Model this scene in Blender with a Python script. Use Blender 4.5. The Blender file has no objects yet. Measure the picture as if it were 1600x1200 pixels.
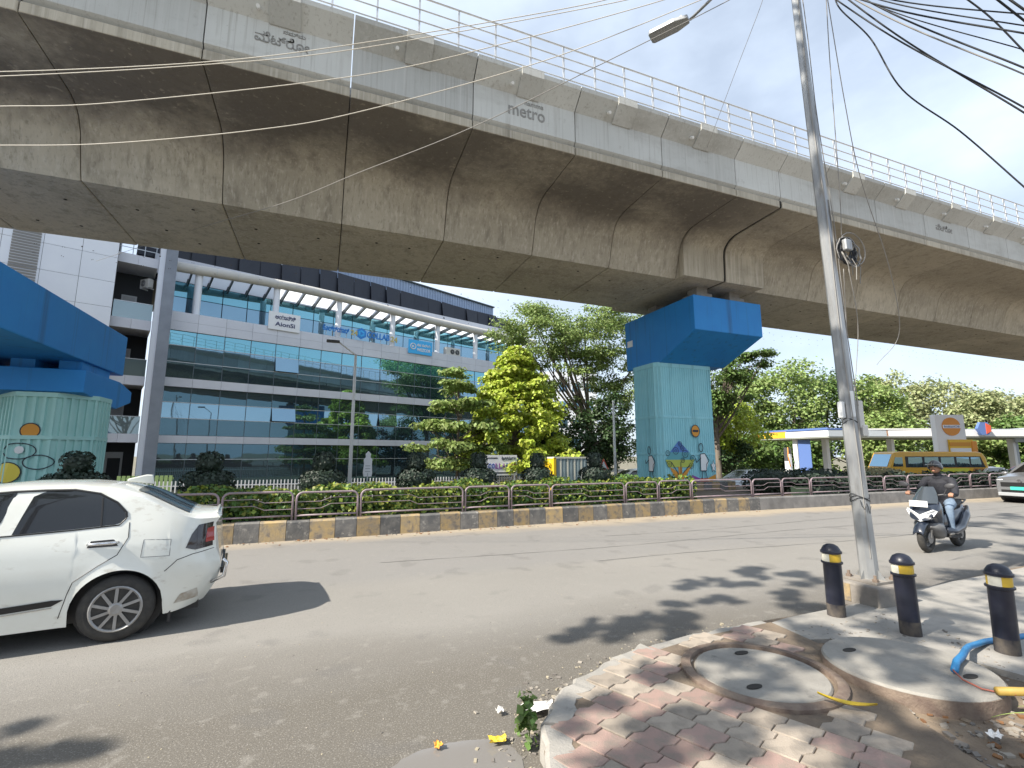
import bpy, bmesh, math, random
import numpy as np
from mathutils import Vector, Matrix
random.seed(7); rng = np.random.default_rng(7)
S = bpy.context.scene
COL = S.collection
R = math.radians
# ------------------------------------------------------------------ camera
# world: X runs along the road, Y across it (away from the camera), Z up; road surface at z = 0
YAW, PITCH = R(68.6), math.atan(111 / 745)
cam = bpy.data.cameras.new('camera'); camo = bpy.data.objects.new('camera', cam); COL.objects.link(camo)
cam.sensor_width = 36; cam.lens = 745 * 36 / 1600; cam.clip_end = 3000; cam.clip_start = .05
camo.location = (0, 0, 1.8); camo.rotation_euler = (math.pi / 2 + PITCH, 0, YAW - math.pi / 2)
S.camera = camo
# ------------------------------------------------------------------ sky, sun, exposure
SUN_EL, SHADOW_AZ = R(42), R(9)          # shadows fall along (cos 9, sin 9)
SV = Vector((-math.cos(SHADOW_AZ) * math.cos(SUN_EL), -math.sin(SHADOW_AZ) * math.cos(SUN_EL), math.sin(SUN_EL)))
w = bpy.data.worlds.new('World'); S.world = w; w.use_nodes = True
nt = w.node_tree; N = nt.nodes; L = nt.links
bg = N['Background']; bg.inputs[1].default_value = .082
sky = N.new('ShaderNodeTexSky'); sky.sky_type = 'NISHITA'; sky.sun_disc = False
sky.sun_elevation = SUN_EL; sky.sun_rotation = math.atan2(SV.x, SV.y)
sky.air_density = 1.0; sky.dust_density = 1.8; sky.ozone_density = 1.2
tc = N.new('ShaderNodeTexCoord')
mp = N.new('ShaderNodeMapping'); mp.inputs['Scale'].default_value = (1.6, 1.6, 3.2)
L.new(tc.outputs['Generated'], mp.inputs[0])
nz = N.new('ShaderNodeTexNoise'); nz.inputs['Scale'].default_value = 1.5; nz.inputs['Detail'].default_value = 9; nz.inputs['Roughness'].default_value = .52
L.new(mp.outputs[0], nz.inputs['Vector'])
rp = N.new('ShaderNodeMapRange'); rp.inputs[1].default_value = .36; rp.inputs[2].default_value = .74; rp.inputs[3].default_value = .46; rp.inputs[4].default_value = .98
L.new(nz.outputs['Fac'], rp.inputs[0])
mx = N.new('ShaderNodeMix'); mx.data_type = 'RGBA'; mx.inputs[7].default_value = (7.6, 8.7, 10.2, 1)
L.new(rp.outputs[0], mx.inputs[0]); L.new(sky.outputs[0], mx.inputs[6]); L.new(mx.outputs[2], bg.inputs[0])
sl = bpy.data.lights.new('sun', 'SUN'); sl.energy = 5.0; sl.angle = R(.53); sl.color = (1, .93, .82)
slo = bpy.data.objects.new('sun', sl); COL.objects.link(slo); slo.rotation_euler = SV.to_track_quat('Z', 'Y').to_euler()
slo.location = (-20, -10, 30)
vs = S.view_settings; vs.view_transform = 'Standard'; vs.look = 'None'; vs.exposure = .86; vs.gamma = 1; vs.use_curve_mapping = False
S.cycles.max_bounces = 5; S.cycles.diffuse_bounces = 3; S.cycles.glossy_bounces = 3; S.cycles.transparent_max_bounces = 8

# ------------------------------------------------------------------ materials
MATS = {}
def M(name, col, rough=.65, col2=None, scale=4., metal=0., bump=0., bscale=None, stretch=(1, 1, 1), lo=.35, hi=.65, rnd=0., isl=0., hue=0., trans=0., coat=0., spec=.5, emit=0., third=None, space='Object', alpha=1.):
    m = bpy.data.materials.new(name); m.use_nodes = True; nt = m.node_tree; N = nt.nodes; L = nt.links
    b = N['Principled BSDF']; b.inputs['Roughness'].default_value = rough; b.inputs['Metallic'].default_value = metal
    b.inputs['Coat Weight'].default_value = coat; b.inputs['Coat Roughness'].default_value = .06; b.inputs['Specular IOR Level'].default_value = spec
    tc = N.new('ShaderNodeTexCoord'); mp = N.new('ShaderNodeMapping'); mp.inputs['Scale'].default_value = stretch
    if space == 'World':
        g = N.new('ShaderNodeNewGeometry'); L.new(g.outputs['Position'], mp.inputs[0])
    else: L.new(tc.outputs['Object'], mp.inputs[0])
    c4 = lambda c: (c[0], c[1], c[2], 1)
    def noise(sc, det=6, ro=.6, vec=None):
        n = N.new('ShaderNodeTexNoise'); n.inputs['Scale'].default_value = sc; n.inputs['Detail'].default_value = det; n.inputs['Roughness'].default_value = ro
        L.new((vec or mp).outputs[0], n.inputs['Vector']); return n
    def mixc(fac, a, bcol):
        x = N.new('ShaderNodeMix'); x.data_type = 'RGBA'
        if hasattr(fac, 'is_linked'): L.new(fac, x.inputs[0])
        else: x.inputs[0].default_value = fac
        for s, i in ((a, 6), (bcol, 7)):
            if isinstance(s, tuple): x.inputs[i].default_value = c4(s)
            else: L.new(s, x.inputs[i])
        return x.outputs[2]
    def ramp(src, lo, hi, a=0., bb=1.):
        r = N.new('ShaderNodeMapRange'); r.inputs[1].default_value = lo; r.inputs[2].default_value = hi; r.inputs[3].default_value = a; r.inputs[4].default_value = bb
        L.new(src, r.inputs[0]); return r.outputs[0]
    out = tuple(col)
    if col2 is not None:
        out = mixc(ramp(noise(scale).outputs['Fac'], lo, hi), out, tuple(col2))
    if third is not None:      # (colour, scale, lo, hi, stretch)
        m2 = N.new('ShaderNodeMapping'); m2.inputs['Scale'].default_value = third[4]
        L.new(mp.inputs[0].links[0].from_socket, m2.inputs[0])
        out = mixc(ramp(noise(third[1], 5, .6, m2).outputs['Fac'], third[2], third[3]), out, tuple(third[0]))
    if rnd or isl or hue:
        if isl or hue:
            g = N.new('ShaderNodeNewGeometry'); src = g.outputs['Random Per Island']
        if rnd:
            oi = N.new('ShaderNodeObjectInfo'); src = oi.outputs['Random']
        amt = rnd or isl
        hs = N.new('ShaderNodeHueSaturation')
        L.new(ramp(src, 0, 1, 1 - amt, 1 + amt), hs.inputs['Value'])
        if hue: L.new(ramp(src, 0, 1, .5 - hue, .5 + hue), hs.inputs['Hue'])
        if isinstance(out, tuple): hs.inputs['Color'].default_value = c4(out)
        else: L.new(out, hs.inputs['Color'])
        out = hs.outputs[0]
    if isinstance(out, tuple): b.inputs['Base Color'].default_value = c4(out)
    else: L.new(out, b.inputs['Base Color'])
    if bump:
        bn = N.new('ShaderNodeBump'); bn.inputs['Strength'].default_value = bump; bn.inputs['Distance'].default_value = .02
        L.new(noise(bscale or scale * 4, 4).outputs['Fac'], bn.inputs['Height']); L.new(bn.outputs[0], b.inputs['Normal'])
    if trans:
        t = N.new('ShaderNodeBsdfTranslucent')
        if isinstance(out, tuple): t.inputs[0].default_value = c4(out)
        else: L.new(out, t.inputs[0])
        ms = N.new('ShaderNodeMixShader'); ms.inputs[0].default_value = trans
        L.new(b.outputs[0], ms.inputs[1]); L.new(t.outputs[0], ms.inputs[2]); L.new(ms.outputs[0], N['Material Output'].inputs[0])
    if emit:
        b.inputs['Emission Color'].default_value = c4(col); b.inputs['Emission Strength'].default_value = emit
    if alpha < 1:
        t = N.new('ShaderNodeBsdfTransparent'); ms = N.new('ShaderNodeMixShader'); ms.inputs[0].default_value = alpha
        L.new(t.outputs[0], ms.inputs[1]); L.new(b.outputs[0], ms.inputs[2]); L.new(ms.outputs[0], N['Material Output'].inputs[0])
    MATS[name] = m; return m

# ------------------------------------------------------------------ mesh helpers
class MB:
    def __init__(s): s.v = []; s.f = []; s.m = []; s.mi = 0
    def add(s, vs, fs):
        o = len(s.v); s.v += [tuple(p) for p in vs]; s.f += [tuple(i + o for i in f) for f in fs]; s.m += [s.mi] * len(fs); return s
    def box(s, x0, x1, y0, y1, z0, z1, T=None):
        vs = [(x, y, z) for z in (z0, z1) for y in (y0, y1) for x in (x0, x1)]
        if T is not None: vs = [T @ Vector(p) for p in vs]
        return s.add(vs, [(0, 2, 3, 1), (4, 5, 7, 6), (0, 1, 5, 4), (2, 6, 7, 3), (0, 4, 6, 2), (1, 3, 7, 5)])
    def bar(s, a, b, wd, ht, up=(0, 0, 1)):
        a, b = Vector(a), Vector(b); d = (b - a).normalized(); u = Vector(up)
        x = d.cross(u)
        if x.length < 1e-4: x = d.cross(Vector((0, 1, 0)))
        x.normalize(); y = x.cross(d)
        vs = [p + x * (sx * wd / 2) + y * (sy * ht / 2) for p in (a, b) for sx, sy in ((-1, -1), (1, -1), (1, 1), (-1, 1))]
        return s.add(vs, [(3, 2, 1, 0), (4, 5, 6, 7), (0, 1, 5, 4), (1, 2, 6, 5), (2, 3, 7, 6), (3, 0, 4, 7)])
    def cyl(s, a, b, r0, r1=None, n=12, cap=True):
        return s.tube([a, b], [r0, r0 if r1 is None else r1], n, cap)
    def tube(s, pts, r, n=6, cap=True, closed=False, sq=None):
        pts = [Vector(p) for p in pts]; k = len(pts); rs = r if isinstance(r, (list, tuple)) else [r] * k
        rings = []; x = None
        for i, p in enumerate(pts):
            if closed: d = pts[(i + 1) % k] - pts[i - 1]
            else: d = pts[min(i + 1, k - 1)] - pts[max(i - 1, 0)]
            d.normalize()
            if x is None:
                x = d.cross(Vector((0, 0, 1)))
                if x.length < 1e-3: x = d.cross(Vector((0, 1, 0)))
            else: x = x - d * x.dot(d)
            x.normalize(); y = d.cross(x)
            ex, ey = sq if sq else (1, 1)
            rings += [p + (x * (math.cos(2 * math.pi * j / n) * ex) + y * (math.sin(2 * math.pi * j / n) * ey)) * rs[i] for j in range(n)]
        fs = []
        for i in range(k if closed else k - 1):
            for j in range(n):
                a = i * n + j; b2 = i * n + (j + 1) % n; o = (n if i < k - 1 else -i * n)
                fs.append((a, b2, b2 + o, a + o))
        if cap and not closed: fs += [tuple(range(n - 1, -1, -1)), tuple(range((k - 1) * n, k * n))]
        return s.add(rings, fs)
    def lathe(s, prof, c=(0, 0, 0), n=16, T=None):
        vs = []; k = len(prof)
        for r, z in prof:
            for j in range(n):
                a = 2 * math.pi * j / n; p = Vector((r * math.cos(a), r * math.sin(a), z))
                if T is not None: p = T @ p
                vs.append(p + Vector(c))
        fs = [(i * n + j, i * n + (j + 1) % n, (i + 1) * n + (j + 1) % n, (i + 1) * n + j) for i in range(k - 1) for j in range(n)]
        fs += [tuple(range(n - 1, -1, -1)), tuple(range((k - 1) * n, k * n))]
        return s.add(vs, fs)
    def prism(s, poly, a0, a1, ax='z', T=None):
        n = len(poly); f = {'z': lambda p, a: (p[0], p[1], a), 'y': lambda p, a: (p[0], a, p[1]), 'x': lambda p, a: (a, p[0], p[1])}[ax]
        vs = [f(p, a) for a in (a0, a1) for p in poly]
        if T is not None: vs = [T @ Vector(p) for p in vs]
        area = sum(poly[i][0] * poly[(i + 1) % n][1] - poly[(i + 1) % n][0] * poly[i][1] for i in range(n))
        fs = [tuple(range(n - 1, -1, -1)), tuple(range(n, 2 * n))] + [(i, (i + 1) % n, n + (i + 1) % n, n + i) for i in range(n)]
        if (area < 0) != (ax == 'y'): fs = [q[::-1] for q in fs]
        return s.add(vs, fs)
    def grid(s, fn, nu, nv):
        vs = [fn(i / nu, j / nv) for i in range(nu + 1) for j in range(nv + 1)]
        return s.add(vs, [(i * (nv + 1) + j, (i + 1) * (nv + 1) + j, (i + 1) * (nv + 1) + j + 1, i * (nv + 1) + j + 1) for i in range(nu) for j in range(nv)])
    def ell(s, c, r, nu=12, nv=8, T=None):
        vs = []
        for i in range(nv + 1):
            th = math.pi * i / nv
            for j in range(nu):
                ph = 2 * math.pi * j / nu
                p = Vector((r[0] * math.sin(th) * math.cos(ph), r[1] * math.sin(th) * math.sin(ph), r[2] * math.cos(th)))
                if T is not None: p = T @ p
                vs.append(p + Vector(c))
        return s.add(vs, [(i * nu + j, (i + 1) * nu + j, (i + 1) * nu + (j + 1) % nu, i * nu + (j + 1) % nu) for i in range(nv) for j in range(nu)])
    def build(s, name, mat, parent=None, org=(0, 0, 0), smooth=False, bevel=0., auto=None):
        me = bpy.data.meshes.new(name)
        o = Vector(org); me.from_pydata([Vector(p) - o for p in s.v] if o.length else s.v, [], s.f)
        for mm in (mat if isinstance(mat, (list, tuple)) else [mat]): me.materials.append(mm if not isinstance(mm, str) else MATS[mm])
        if any(s.m): me.polygons.foreach_set('material_index', s.m)
        if smooth: me.polygons.foreach_set('use_smooth', [True] * len(me.polygons))
        if auto: me.set_sharp_from_angle(angle=R(auto))
        ob = bpy.data.objects.new(name, me); COL.objects.link(ob)
        if parent is not None: ob.parent = parent
        if bevel:
            bv = ob.modifiers.new('bevel', 'BEVEL'); bv.width = bevel; bv.segments = 2; bv.limit_method = 'ANGLE'
        return ob
def tag(o, label=None, cat=None, group=None, kind=None):
    for k, v in (('label', label), ('category', cat), ('group', group), ('kind', kind)):
        if v: o[k] = v
    return o
def thing(name, label, cat, loc=(0, 0, 0), rz=0., group=None):
    o = bpy.data.objects.new(name, None); COL.objects.link(o); o.location = loc; o.rotation_euler = (0, 0, rz); o.empty_display_size = .2
    return tag(o, label, cat, group)
def struct(o): o['kind'] = 'structure'; return o
def share(name, me, parent, loc=(0, 0, 0), rot=(0, 0, 0), scale=(1, 1, 1)):
    o = bpy.data.objects.new(name, me); COL.objects.link(o); o.parent = parent; o.location = loc; o.rotation_euler = rot; o.scale = scale; return o
def copy_tree(o, parent=None):
    c = o.copy(); COL.objects.link(c); c.parent = parent
    for ch in list(o.children): copy_tree(ch, c)
    return c
def text(name, body, mat, parent, T, size=1., depth=.01, org=(0, 0, 0), fit=None, bold=0.):
    cu = bpy.data.curves.new(name, 'FONT'); cu.body = body; cu.size = size; cu.extrude = depth; cu.align_x = 'CENTER'; cu.align_y = 'CENTER'; cu.offset = bold; cu.resolution_u = 3
    t = bpy.data.objects.new(name, cu); COL.objects.link(t)
    bpy.context.view_layer.update()
    me = bpy.data.meshes.new_from_object(t.evaluated_get(bpy.context.evaluated_depsgraph_get())); bpy.data.objects.remove(t)
    if not len(me.vertices): return None
    co = np.array([v.co for v in me.vertices]); mn, mxx = co.min(0), co.max(0)
    if fit:
        c = (mn + mxx) / 2; sx = fit[0] / (mxx[0] - mn[0]); sy = fit[1] / (mxx[1] - mn[1])
        me.transform(Matrix.Diagonal((sx, sy, 1, 1)) @ Matrix.Translation((-c[0], -c[1], 0)))
    me.transform(Matrix.Translation(-Vector(org)) @ T)
    me.materials.clear(); me.materials.append(MATS[mat] if isinstance(mat, str) else mat)
    ob = bpy.data.objects.new(name, me); COL.objects.link(ob); ob.parent = parent; return ob
def face_T(c, rz=0.):      # text facing -Y (towards the camera side), rotated rz about Z
    return Matrix.Translation(c) @ Matrix.Rotation(rz, 4, 'Z') @ Matrix.Rotation(math.pi / 2, 4, 'X')
def fast_mesh(name, co, faces, mat, parent=None, nside=3, loc=(0, 0, 0)):
    me = bpy.data.meshes.new(name); nf = len(faces)
    me.vertices.add(len(co)); me.vertices.foreach_set('co', np.asarray(co, np.float32).ravel())
    me.loops.add(nf * nside); me.loops.foreach_set('vertex_index', np.asarray(faces, np.int32).ravel())
    me.polygons.add(nf); me.polygons.foreach_set('loop_start', np.arange(0, nf * nside, nside, dtype=np.int32))
    me.update(calc_edges=True); me.validate()
    for mm in (mat if isinstance(mat, (list, tuple)) else [mat]): me.materials.append(MATS[mm] if isinstance(mm, str) else mm)
    ob = bpy.data.objects.new(name, me); COL.objects.link(ob); ob.parent = parent; ob.location = loc; return ob
def leaf_mesh(name, P, Nn, size, mat, parent=None, aspect=.42, org=(0, 0, 0), droop=0.):
    n = len(P); P = np.asarray(P) - np.array(org)
    Nn = Nn / (np.linalg.norm(Nn, axis=1)[:, None] + 1e-9)
    a = rng.normal(size=(n, 3)); a[:, 2] -= droop; a -= Nn * (a * Nn).sum(1)[:, None]; a /= np.linalg.norm(a, axis=1)[:, None] + 1e-9
    b = np.cross(Nn, a); sz = (size * rng.uniform(.6, 1.35, n))[:, None]
    v = np.empty((n, 4, 3)); v[:, 0] = P - a * sz * .5; v[:, 2] = P + a * sz * .5 - Nn * sz * .12
    v[:, 1] = P + b * sz * aspect + Nn * sz * .12; v[:, 3] = P - b * sz * aspect + Nn * sz * .12
    base = np.arange(n)[:, None] * 4
    f = np.concatenate([base + np.array([[0, 2, 1]]), base + np.array([[0, 3, 2]])])
    return fast_mesh(name, v.reshape(-1, 3), f, mat, parent)
def clump_points(clumps, per):
    P = []; Nn = []
    for c, r in clumps:
        k = max(6, int(per * rng.uniform(.7, 1.3))); d = rng.normal(size=(k, 3)); d[:, 2] += .25; d /= np.linalg.norm(d, axis=1)[:, None]
        q = rng.uniform(.25, 1.3, (k, 1)); P.append(np.array(c) + d * q * np.array(r)); Nn.append(d * .7 + np.array([0, 0, .65]) + rng.normal(size=(k, 3)) * .45)
    return np.concatenate(P), np.concatenate(Nn)
# ------------------------------------------------------------------ material set
M('soil', (.13, .1, .075), .95, (.22, .17, .12), 2.5, bump=.6, bscale=30, space='World')
M('ground_dust', (.2, .17, .13), .95, (.13, .13, .08), .6, bump=.4, bscale=20, space='World')
M('far_asphalt', (.15, .15, .145), .9, (.11, .11, .105), 1.2, space='World')
M('kerb_yellow', (.42, .3, .14), .85, (.28, .23, .165), 5, bump=.35, bscale=25, third=((.17, .15, .13), 7, .5, .66, (1, 1, 1)), rnd=.2)
M('kerb_black', (.1, .1, .1), .85, (.19, .18, .165), 5, bump=.35, bscale=25, third=((.3, .28, .25), 9, .58, .68, (1, 1, 1)), rnd=.15)
M('kerb_grey', (.24, .23, .22), .88, (.15, .145, .14), 2.5, bump=.3, bscale=25, rnd=.1)
M('mauve_paint', (.29, .22, .25), .5, (.2, .165, .17), 6, rnd=.08, third=((.16, .09, .06), 14, .62, .7, (1, 1, 1)))
M('blue_paint', (.013, .2, .55), .6, (.016, .225, .58), 1.2, bump=.05, third=((.02, .07, .15), 1.5, .56, .84, (2.8, 2.8, .1)))
M('aqua_paint', (.25, .56, .63), .6, (.29, .6, .66), 1.5, bump=.06, bscale=40, third=((.09, .25, .29), 1.8, .55, .85, (3, 3, .12)))
M('mint_paint', (.33, .6, .57), .6, (.38, .64, .6), 1.5, bump=.06, bscale=40, third=((.12, .3, .3), 1.6, .64, .85, (3, 3, .12)))
M('ink', (.015, .02, .035), .6); M('paint_white', (.72, .74, .74), .6); M('paint_orange', (.62, .27, .03), .6); M('paint_yellow', (.72, .58, .07), .6)
M('paint_purple', (.26, .06, .3), .6); M('paint_blue', (.08, .2, .5), .6); M('paint_teal', (.1, .33, .38), .6); M('paint_lime', (.42, .48, .08), .6); M('paint_red', (.6, .1, .05), .6)
M('galvanised', (.42, .43, .43), .45, (.3, .31, .32), 5, metal=.55, stretch=(1, 1, .25), third=((.2, .19, .17), 3, .6, .75, (2, 2, .4)))
M('steel_pale', (.72, .72, .7), .5)
M('dark_metal', (.045, .045, .05), .5, (.08, .08, .085), 6)
M('black_rubber', (.02, .02, .021), .8, (.035, .034, .032), 8)
M('wire_black', (.012, .014, .018), .6); M('wire_grey', (.26, .25, .235), .6); M('wire_pale', (.62, .58, .5), .6)
M('bollard_black', (.012, .014, .028), .38, (.02, .022, .034), 6, third=((.12, .1, .08), 6, .62, .75, (1, 1, .5)))
M('bollard_dust', (.1, .085, .07), .9, (.025, .025, .033), 9)
M('band_yellow', (.68, .45, .03), .45, (.6, .4, .05), 6)
M('band_glint', (.75, .72, .6), .45)
M('concrete_slab', (.34, .32, .29), .9, (.25, .24, .22), 3, bump=.35, bscale=60, third=((.16, .15, .14), 6, .62, .75, (1, 1, 1)), space='World')
M('cast_concrete', (.3, .285, .255), .9, (.235, .222, .2), 5, bump=.3, bscale=70, third=((.17, .16, .145), 8, .63, .75, (1, 1, 1)))
M('plinth', (.26, .235, .205), .9, (.18, .165, .15), 5, bump=.4, bscale=40)
M('rust_edge', (.14, .1, .08), .85, (.22, .17, .13), 9, bump=.4, bscale=40)
M('paver_pink', (.33, .225, .19), .9, (.29, .21, .18), 7, bump=.35, bscale=90, rnd=.16, third=((.24, .2, .165), 9, .48, .68, (1, 1, 1)))
M('paver_cream', (.345, .295, .24), .9, (.3, .255, .21), 7, bump=.35, bscale=90, rnd=.16, third=((.23, .2, .165), 9, .48, .68, (1, 1, 1)))
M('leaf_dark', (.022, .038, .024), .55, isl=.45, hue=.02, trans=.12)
M('leaf_hedge', (.09, .165, .035), .55, isl=.4, hue=.015, trans=.3)
M('leaf_varieg', (.25, .29, .045), .55, isl=.4, hue=.03, trans=.3)
M('leaf_yellow', (.42, .5, .07), .5, isl=.35, hue=.016, trans=.3)
M('leaf_mid', (.125, .2, .05), .55, isl=.42, hue=.015, trans=.32)
M('leaf_fresh', (.25, .33, .1), .55, isl=.4, hue=.015, trans=.35)
M('leaf_hazed', (.34, .37, .18), .6, isl=.35, hue=.02, trans=.3)  # distance haze mixed into the leaf colour of the far trees
M('leaf_brown', (.27, .24, .13), .6, isl=.35, hue=.02, trans=.3)
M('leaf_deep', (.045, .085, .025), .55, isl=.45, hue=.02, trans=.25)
M('bark', (.12, .095, .075), .9, (.2, .17, .14), 5, bump=.6, bscale=18, stretch=(1, 1, .25))
M('bark_pale', (.27, .23, .19), .9, (.17, .14, .11), 4, bump=.5, bscale=18, stretch=(1, 1, .25))
# viaduct concrete: mottled grey with long drip streaks and dark patches of stain and painted shade
def concrete_mat(name, base, alt, dark, streak_lo, streak_hi, pale=None, damp_shade=False):
    m = M(name, base, .85, alt, .55, bump=.18, bscale=14, space='World', lo=.3, hi=.7)
    nt = m.node_tree; N = nt.nodes; L = nt.links; b = N['Principled BSDF']
    src = b.inputs['Base Color'].links[0].from_socket
    g = N.new('ShaderNodeNewGeometry')
    def layer(src, col, stretch, scale, lo, hi, amt, det=6):
        mp = N.new('ShaderNodeMapping'); mp.inputs['Scale'].default_value = stretch; L.new(g.outputs['Position'], mp.inputs[0])
        n = N.new('ShaderNodeTexNoise'); n.inputs['Scale'].default_value = scale; n.inputs['Detail'].default_value = det; n.inputs['Roughness'].default_value = .65; L.new(mp.outputs[0], n.inputs['Vector'])
        r = N.new('ShaderNodeMapRange'); r.inputs[1].default_value = lo; r.inputs[2].default_value = hi; r.inputs[4].default_value = amt; L.new(n.outputs['Fac'], r.inputs[0])
        x = N.new('ShaderNodeMix'); x.data_type = 'RGBA'; L.new(r.outputs[0], x.inputs[0]); L.new(src, x.inputs[6]); x.inputs[7].default_value = (*col, 1); return x.outputs[2]
    oi = N.new('ShaderNodeObjectInfo'); hv = N.new('ShaderNodeHueSaturation'); rr = N.new('ShaderNodeMapRange'); rr.inputs[3].default_value = .84; rr.inputs[4].default_value = 1.12; L.new(oi.outputs['Random'], rr.inputs[0]); L.new(rr.outputs[0], hv.inputs['Value']); L.new(src, hv.inputs['Color']); src = hv.outputs[0]
    src = layer(src, dark, (2.2, 2.2, .16), 1.6, streak_lo, streak_hi, .75)
    src = layer(src, dark, (.22, .5, .55), 1., .52, .7, .6)
    src = layer(src, dark, (1, 1, 1), 2.6, .6, .72, .4, 9)
    src = layer(src, dark, (1, 1, 1), 14, .64, .72, .45, 3)
    if pale: src = layer(src, pale, (5.5, 5.5, .09), 2.1, .52, .68, .65); src = layer(src, dark, (6.5, 6.5, .12), 2.3, .55, .7, .6)
    if damp_shade:    # water staining mixed with painted overhang shade, ragged drip edge, strongest on some segments
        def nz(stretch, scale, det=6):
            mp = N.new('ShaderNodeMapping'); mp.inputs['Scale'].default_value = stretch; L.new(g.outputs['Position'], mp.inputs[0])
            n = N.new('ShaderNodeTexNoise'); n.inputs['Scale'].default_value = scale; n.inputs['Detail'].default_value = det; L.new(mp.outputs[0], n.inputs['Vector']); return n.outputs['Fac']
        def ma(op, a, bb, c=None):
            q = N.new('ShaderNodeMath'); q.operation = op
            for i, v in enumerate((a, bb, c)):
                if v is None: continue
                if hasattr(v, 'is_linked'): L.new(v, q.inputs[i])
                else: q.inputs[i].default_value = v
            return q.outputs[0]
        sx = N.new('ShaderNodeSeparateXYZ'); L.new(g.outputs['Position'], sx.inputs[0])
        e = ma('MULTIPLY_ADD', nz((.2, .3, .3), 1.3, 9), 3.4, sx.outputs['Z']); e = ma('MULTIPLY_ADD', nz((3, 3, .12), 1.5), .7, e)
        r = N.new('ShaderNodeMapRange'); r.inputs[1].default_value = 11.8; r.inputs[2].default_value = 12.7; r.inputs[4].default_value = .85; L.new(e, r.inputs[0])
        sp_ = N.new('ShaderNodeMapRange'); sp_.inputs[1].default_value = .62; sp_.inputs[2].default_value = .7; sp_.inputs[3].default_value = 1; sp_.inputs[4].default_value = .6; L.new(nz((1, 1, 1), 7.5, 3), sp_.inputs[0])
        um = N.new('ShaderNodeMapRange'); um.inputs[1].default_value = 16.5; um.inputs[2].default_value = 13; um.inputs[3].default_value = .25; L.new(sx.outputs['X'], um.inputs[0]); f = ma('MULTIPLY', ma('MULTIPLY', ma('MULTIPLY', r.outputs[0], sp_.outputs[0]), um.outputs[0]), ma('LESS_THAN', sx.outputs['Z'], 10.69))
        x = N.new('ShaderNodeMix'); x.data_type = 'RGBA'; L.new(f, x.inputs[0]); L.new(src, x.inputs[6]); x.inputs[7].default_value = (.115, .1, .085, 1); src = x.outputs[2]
    L.new(src, b.inputs['Base Color']); return m
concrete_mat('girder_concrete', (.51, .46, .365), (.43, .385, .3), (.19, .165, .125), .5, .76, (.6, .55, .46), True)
concrete_mat('parapet_concrete', (.56, .56, .525), (.49, .49, .455), (.28, .26, .225), .6, .85, (.55, .54, .51))
# asphalt: worn grey, sandy next to the median kerb, coarser and browner next to the footpath
m = M('asphalt', (.215, .205, .19), .9, (.17, .163, .152), .45, bump=.35, bscale=110, space='World')
nt = m.node_tree; N = nt.nodes; L = nt.links; b = N['Principled BSDF']; src = b.inputs['Base Color'].links[0].from_socket
g = N.new('ShaderNodeNewGeometry'); sp = N.new('ShaderNodeSeparateXYZ'); L.new(g.outputs['Position'], sp.inputs[0])
def rd_layer(src, col, lo, hi, wob, amt, scale, sx=.4):
    mp = N.new('ShaderNodeMapping'); mp.inputs['Scale'].default_value = (sx, 1, 1); L.new(g.outputs['Position'], mp.inputs[0])
    n = N.new('ShaderNodeTexNoise'); n.inputs['Scale'].default_value = scale; n.inputs['Detail'].default_value = 7; L.new(mp.outputs[0], n.inputs['Vector'])
    a = N.new('ShaderNodeMath'); a.operation = 'MULTIPLY_ADD'; L.new(n.outputs['Fac'], a.inputs[0]); a.inputs[1].default_value = wob; L.new(sp.outputs['Y'], a.inputs[2])
    r = N.new('ShaderNodeMapRange'); r.inputs[1].default_value = lo; r.inputs[2].default_value = hi; r.inputs[4].default_value = amt; L.new(a.outputs[0], r.inputs[0])
    x = N.new('ShaderNodeMix'); x.data_type = 'RGBA'; L.new(r.outputs[0], x.inputs[0]); L.new(src, x.inputs[6]); x.inputs[7].default_value = (*col, 1); return x.outputs[2]
src = rd_layer(src, (.255, .243, .222), 5.6, 6.6, 2.2, .6, .5, .12); src = rd_layer(src, (.2, .195, .19), 8.2, 9.0, 2.4, .6, .6, .1); src = rd_layer(src, (.12, .108, .09), 6.3, 4.8, 1.5, .9, 1.1)
src = rd_layer(src, (.36, .3, .22), 11.3, 12.0, 1.1, .95, 1.5)
def speck(src, col, scale, lo, hi, amt):
    n = N.new('ShaderNodeTexNoise'); n.inputs['Scale'].default_value = scale; n.inputs['Detail'].default_value = 2; L.new(g.outputs['Position'], n.inputs['Vector'])
    r = N.new('ShaderNodeMapRange'); r.inputs[1].default_value = lo; r.inputs[2].default_value = hi; r.inputs[4].default_value = amt; L.new(n.outputs['Fac'], r.inputs[0])
    x = N.new('ShaderNodeMix'); x.data_type = 'RGBA'; L.new(r.outputs[0], x.inputs[0]); L.new(src, x.inputs[6]); x.inputs[7].default_value = (*col, 1); return x.outputs[2]
src = speck(src, (.12, .115, .11), 1.7, .6, .68, .35); src = speck(src, (.3, .28, .25), 85, .56, .66, .6); src = speck(src, (.27, .255, .23), 7, .6, .7, .35); src = speck(src, (.07, .068, .065), 60, .6, .7, .5)
L.new(src, b.inputs['Base Color'])

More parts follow.
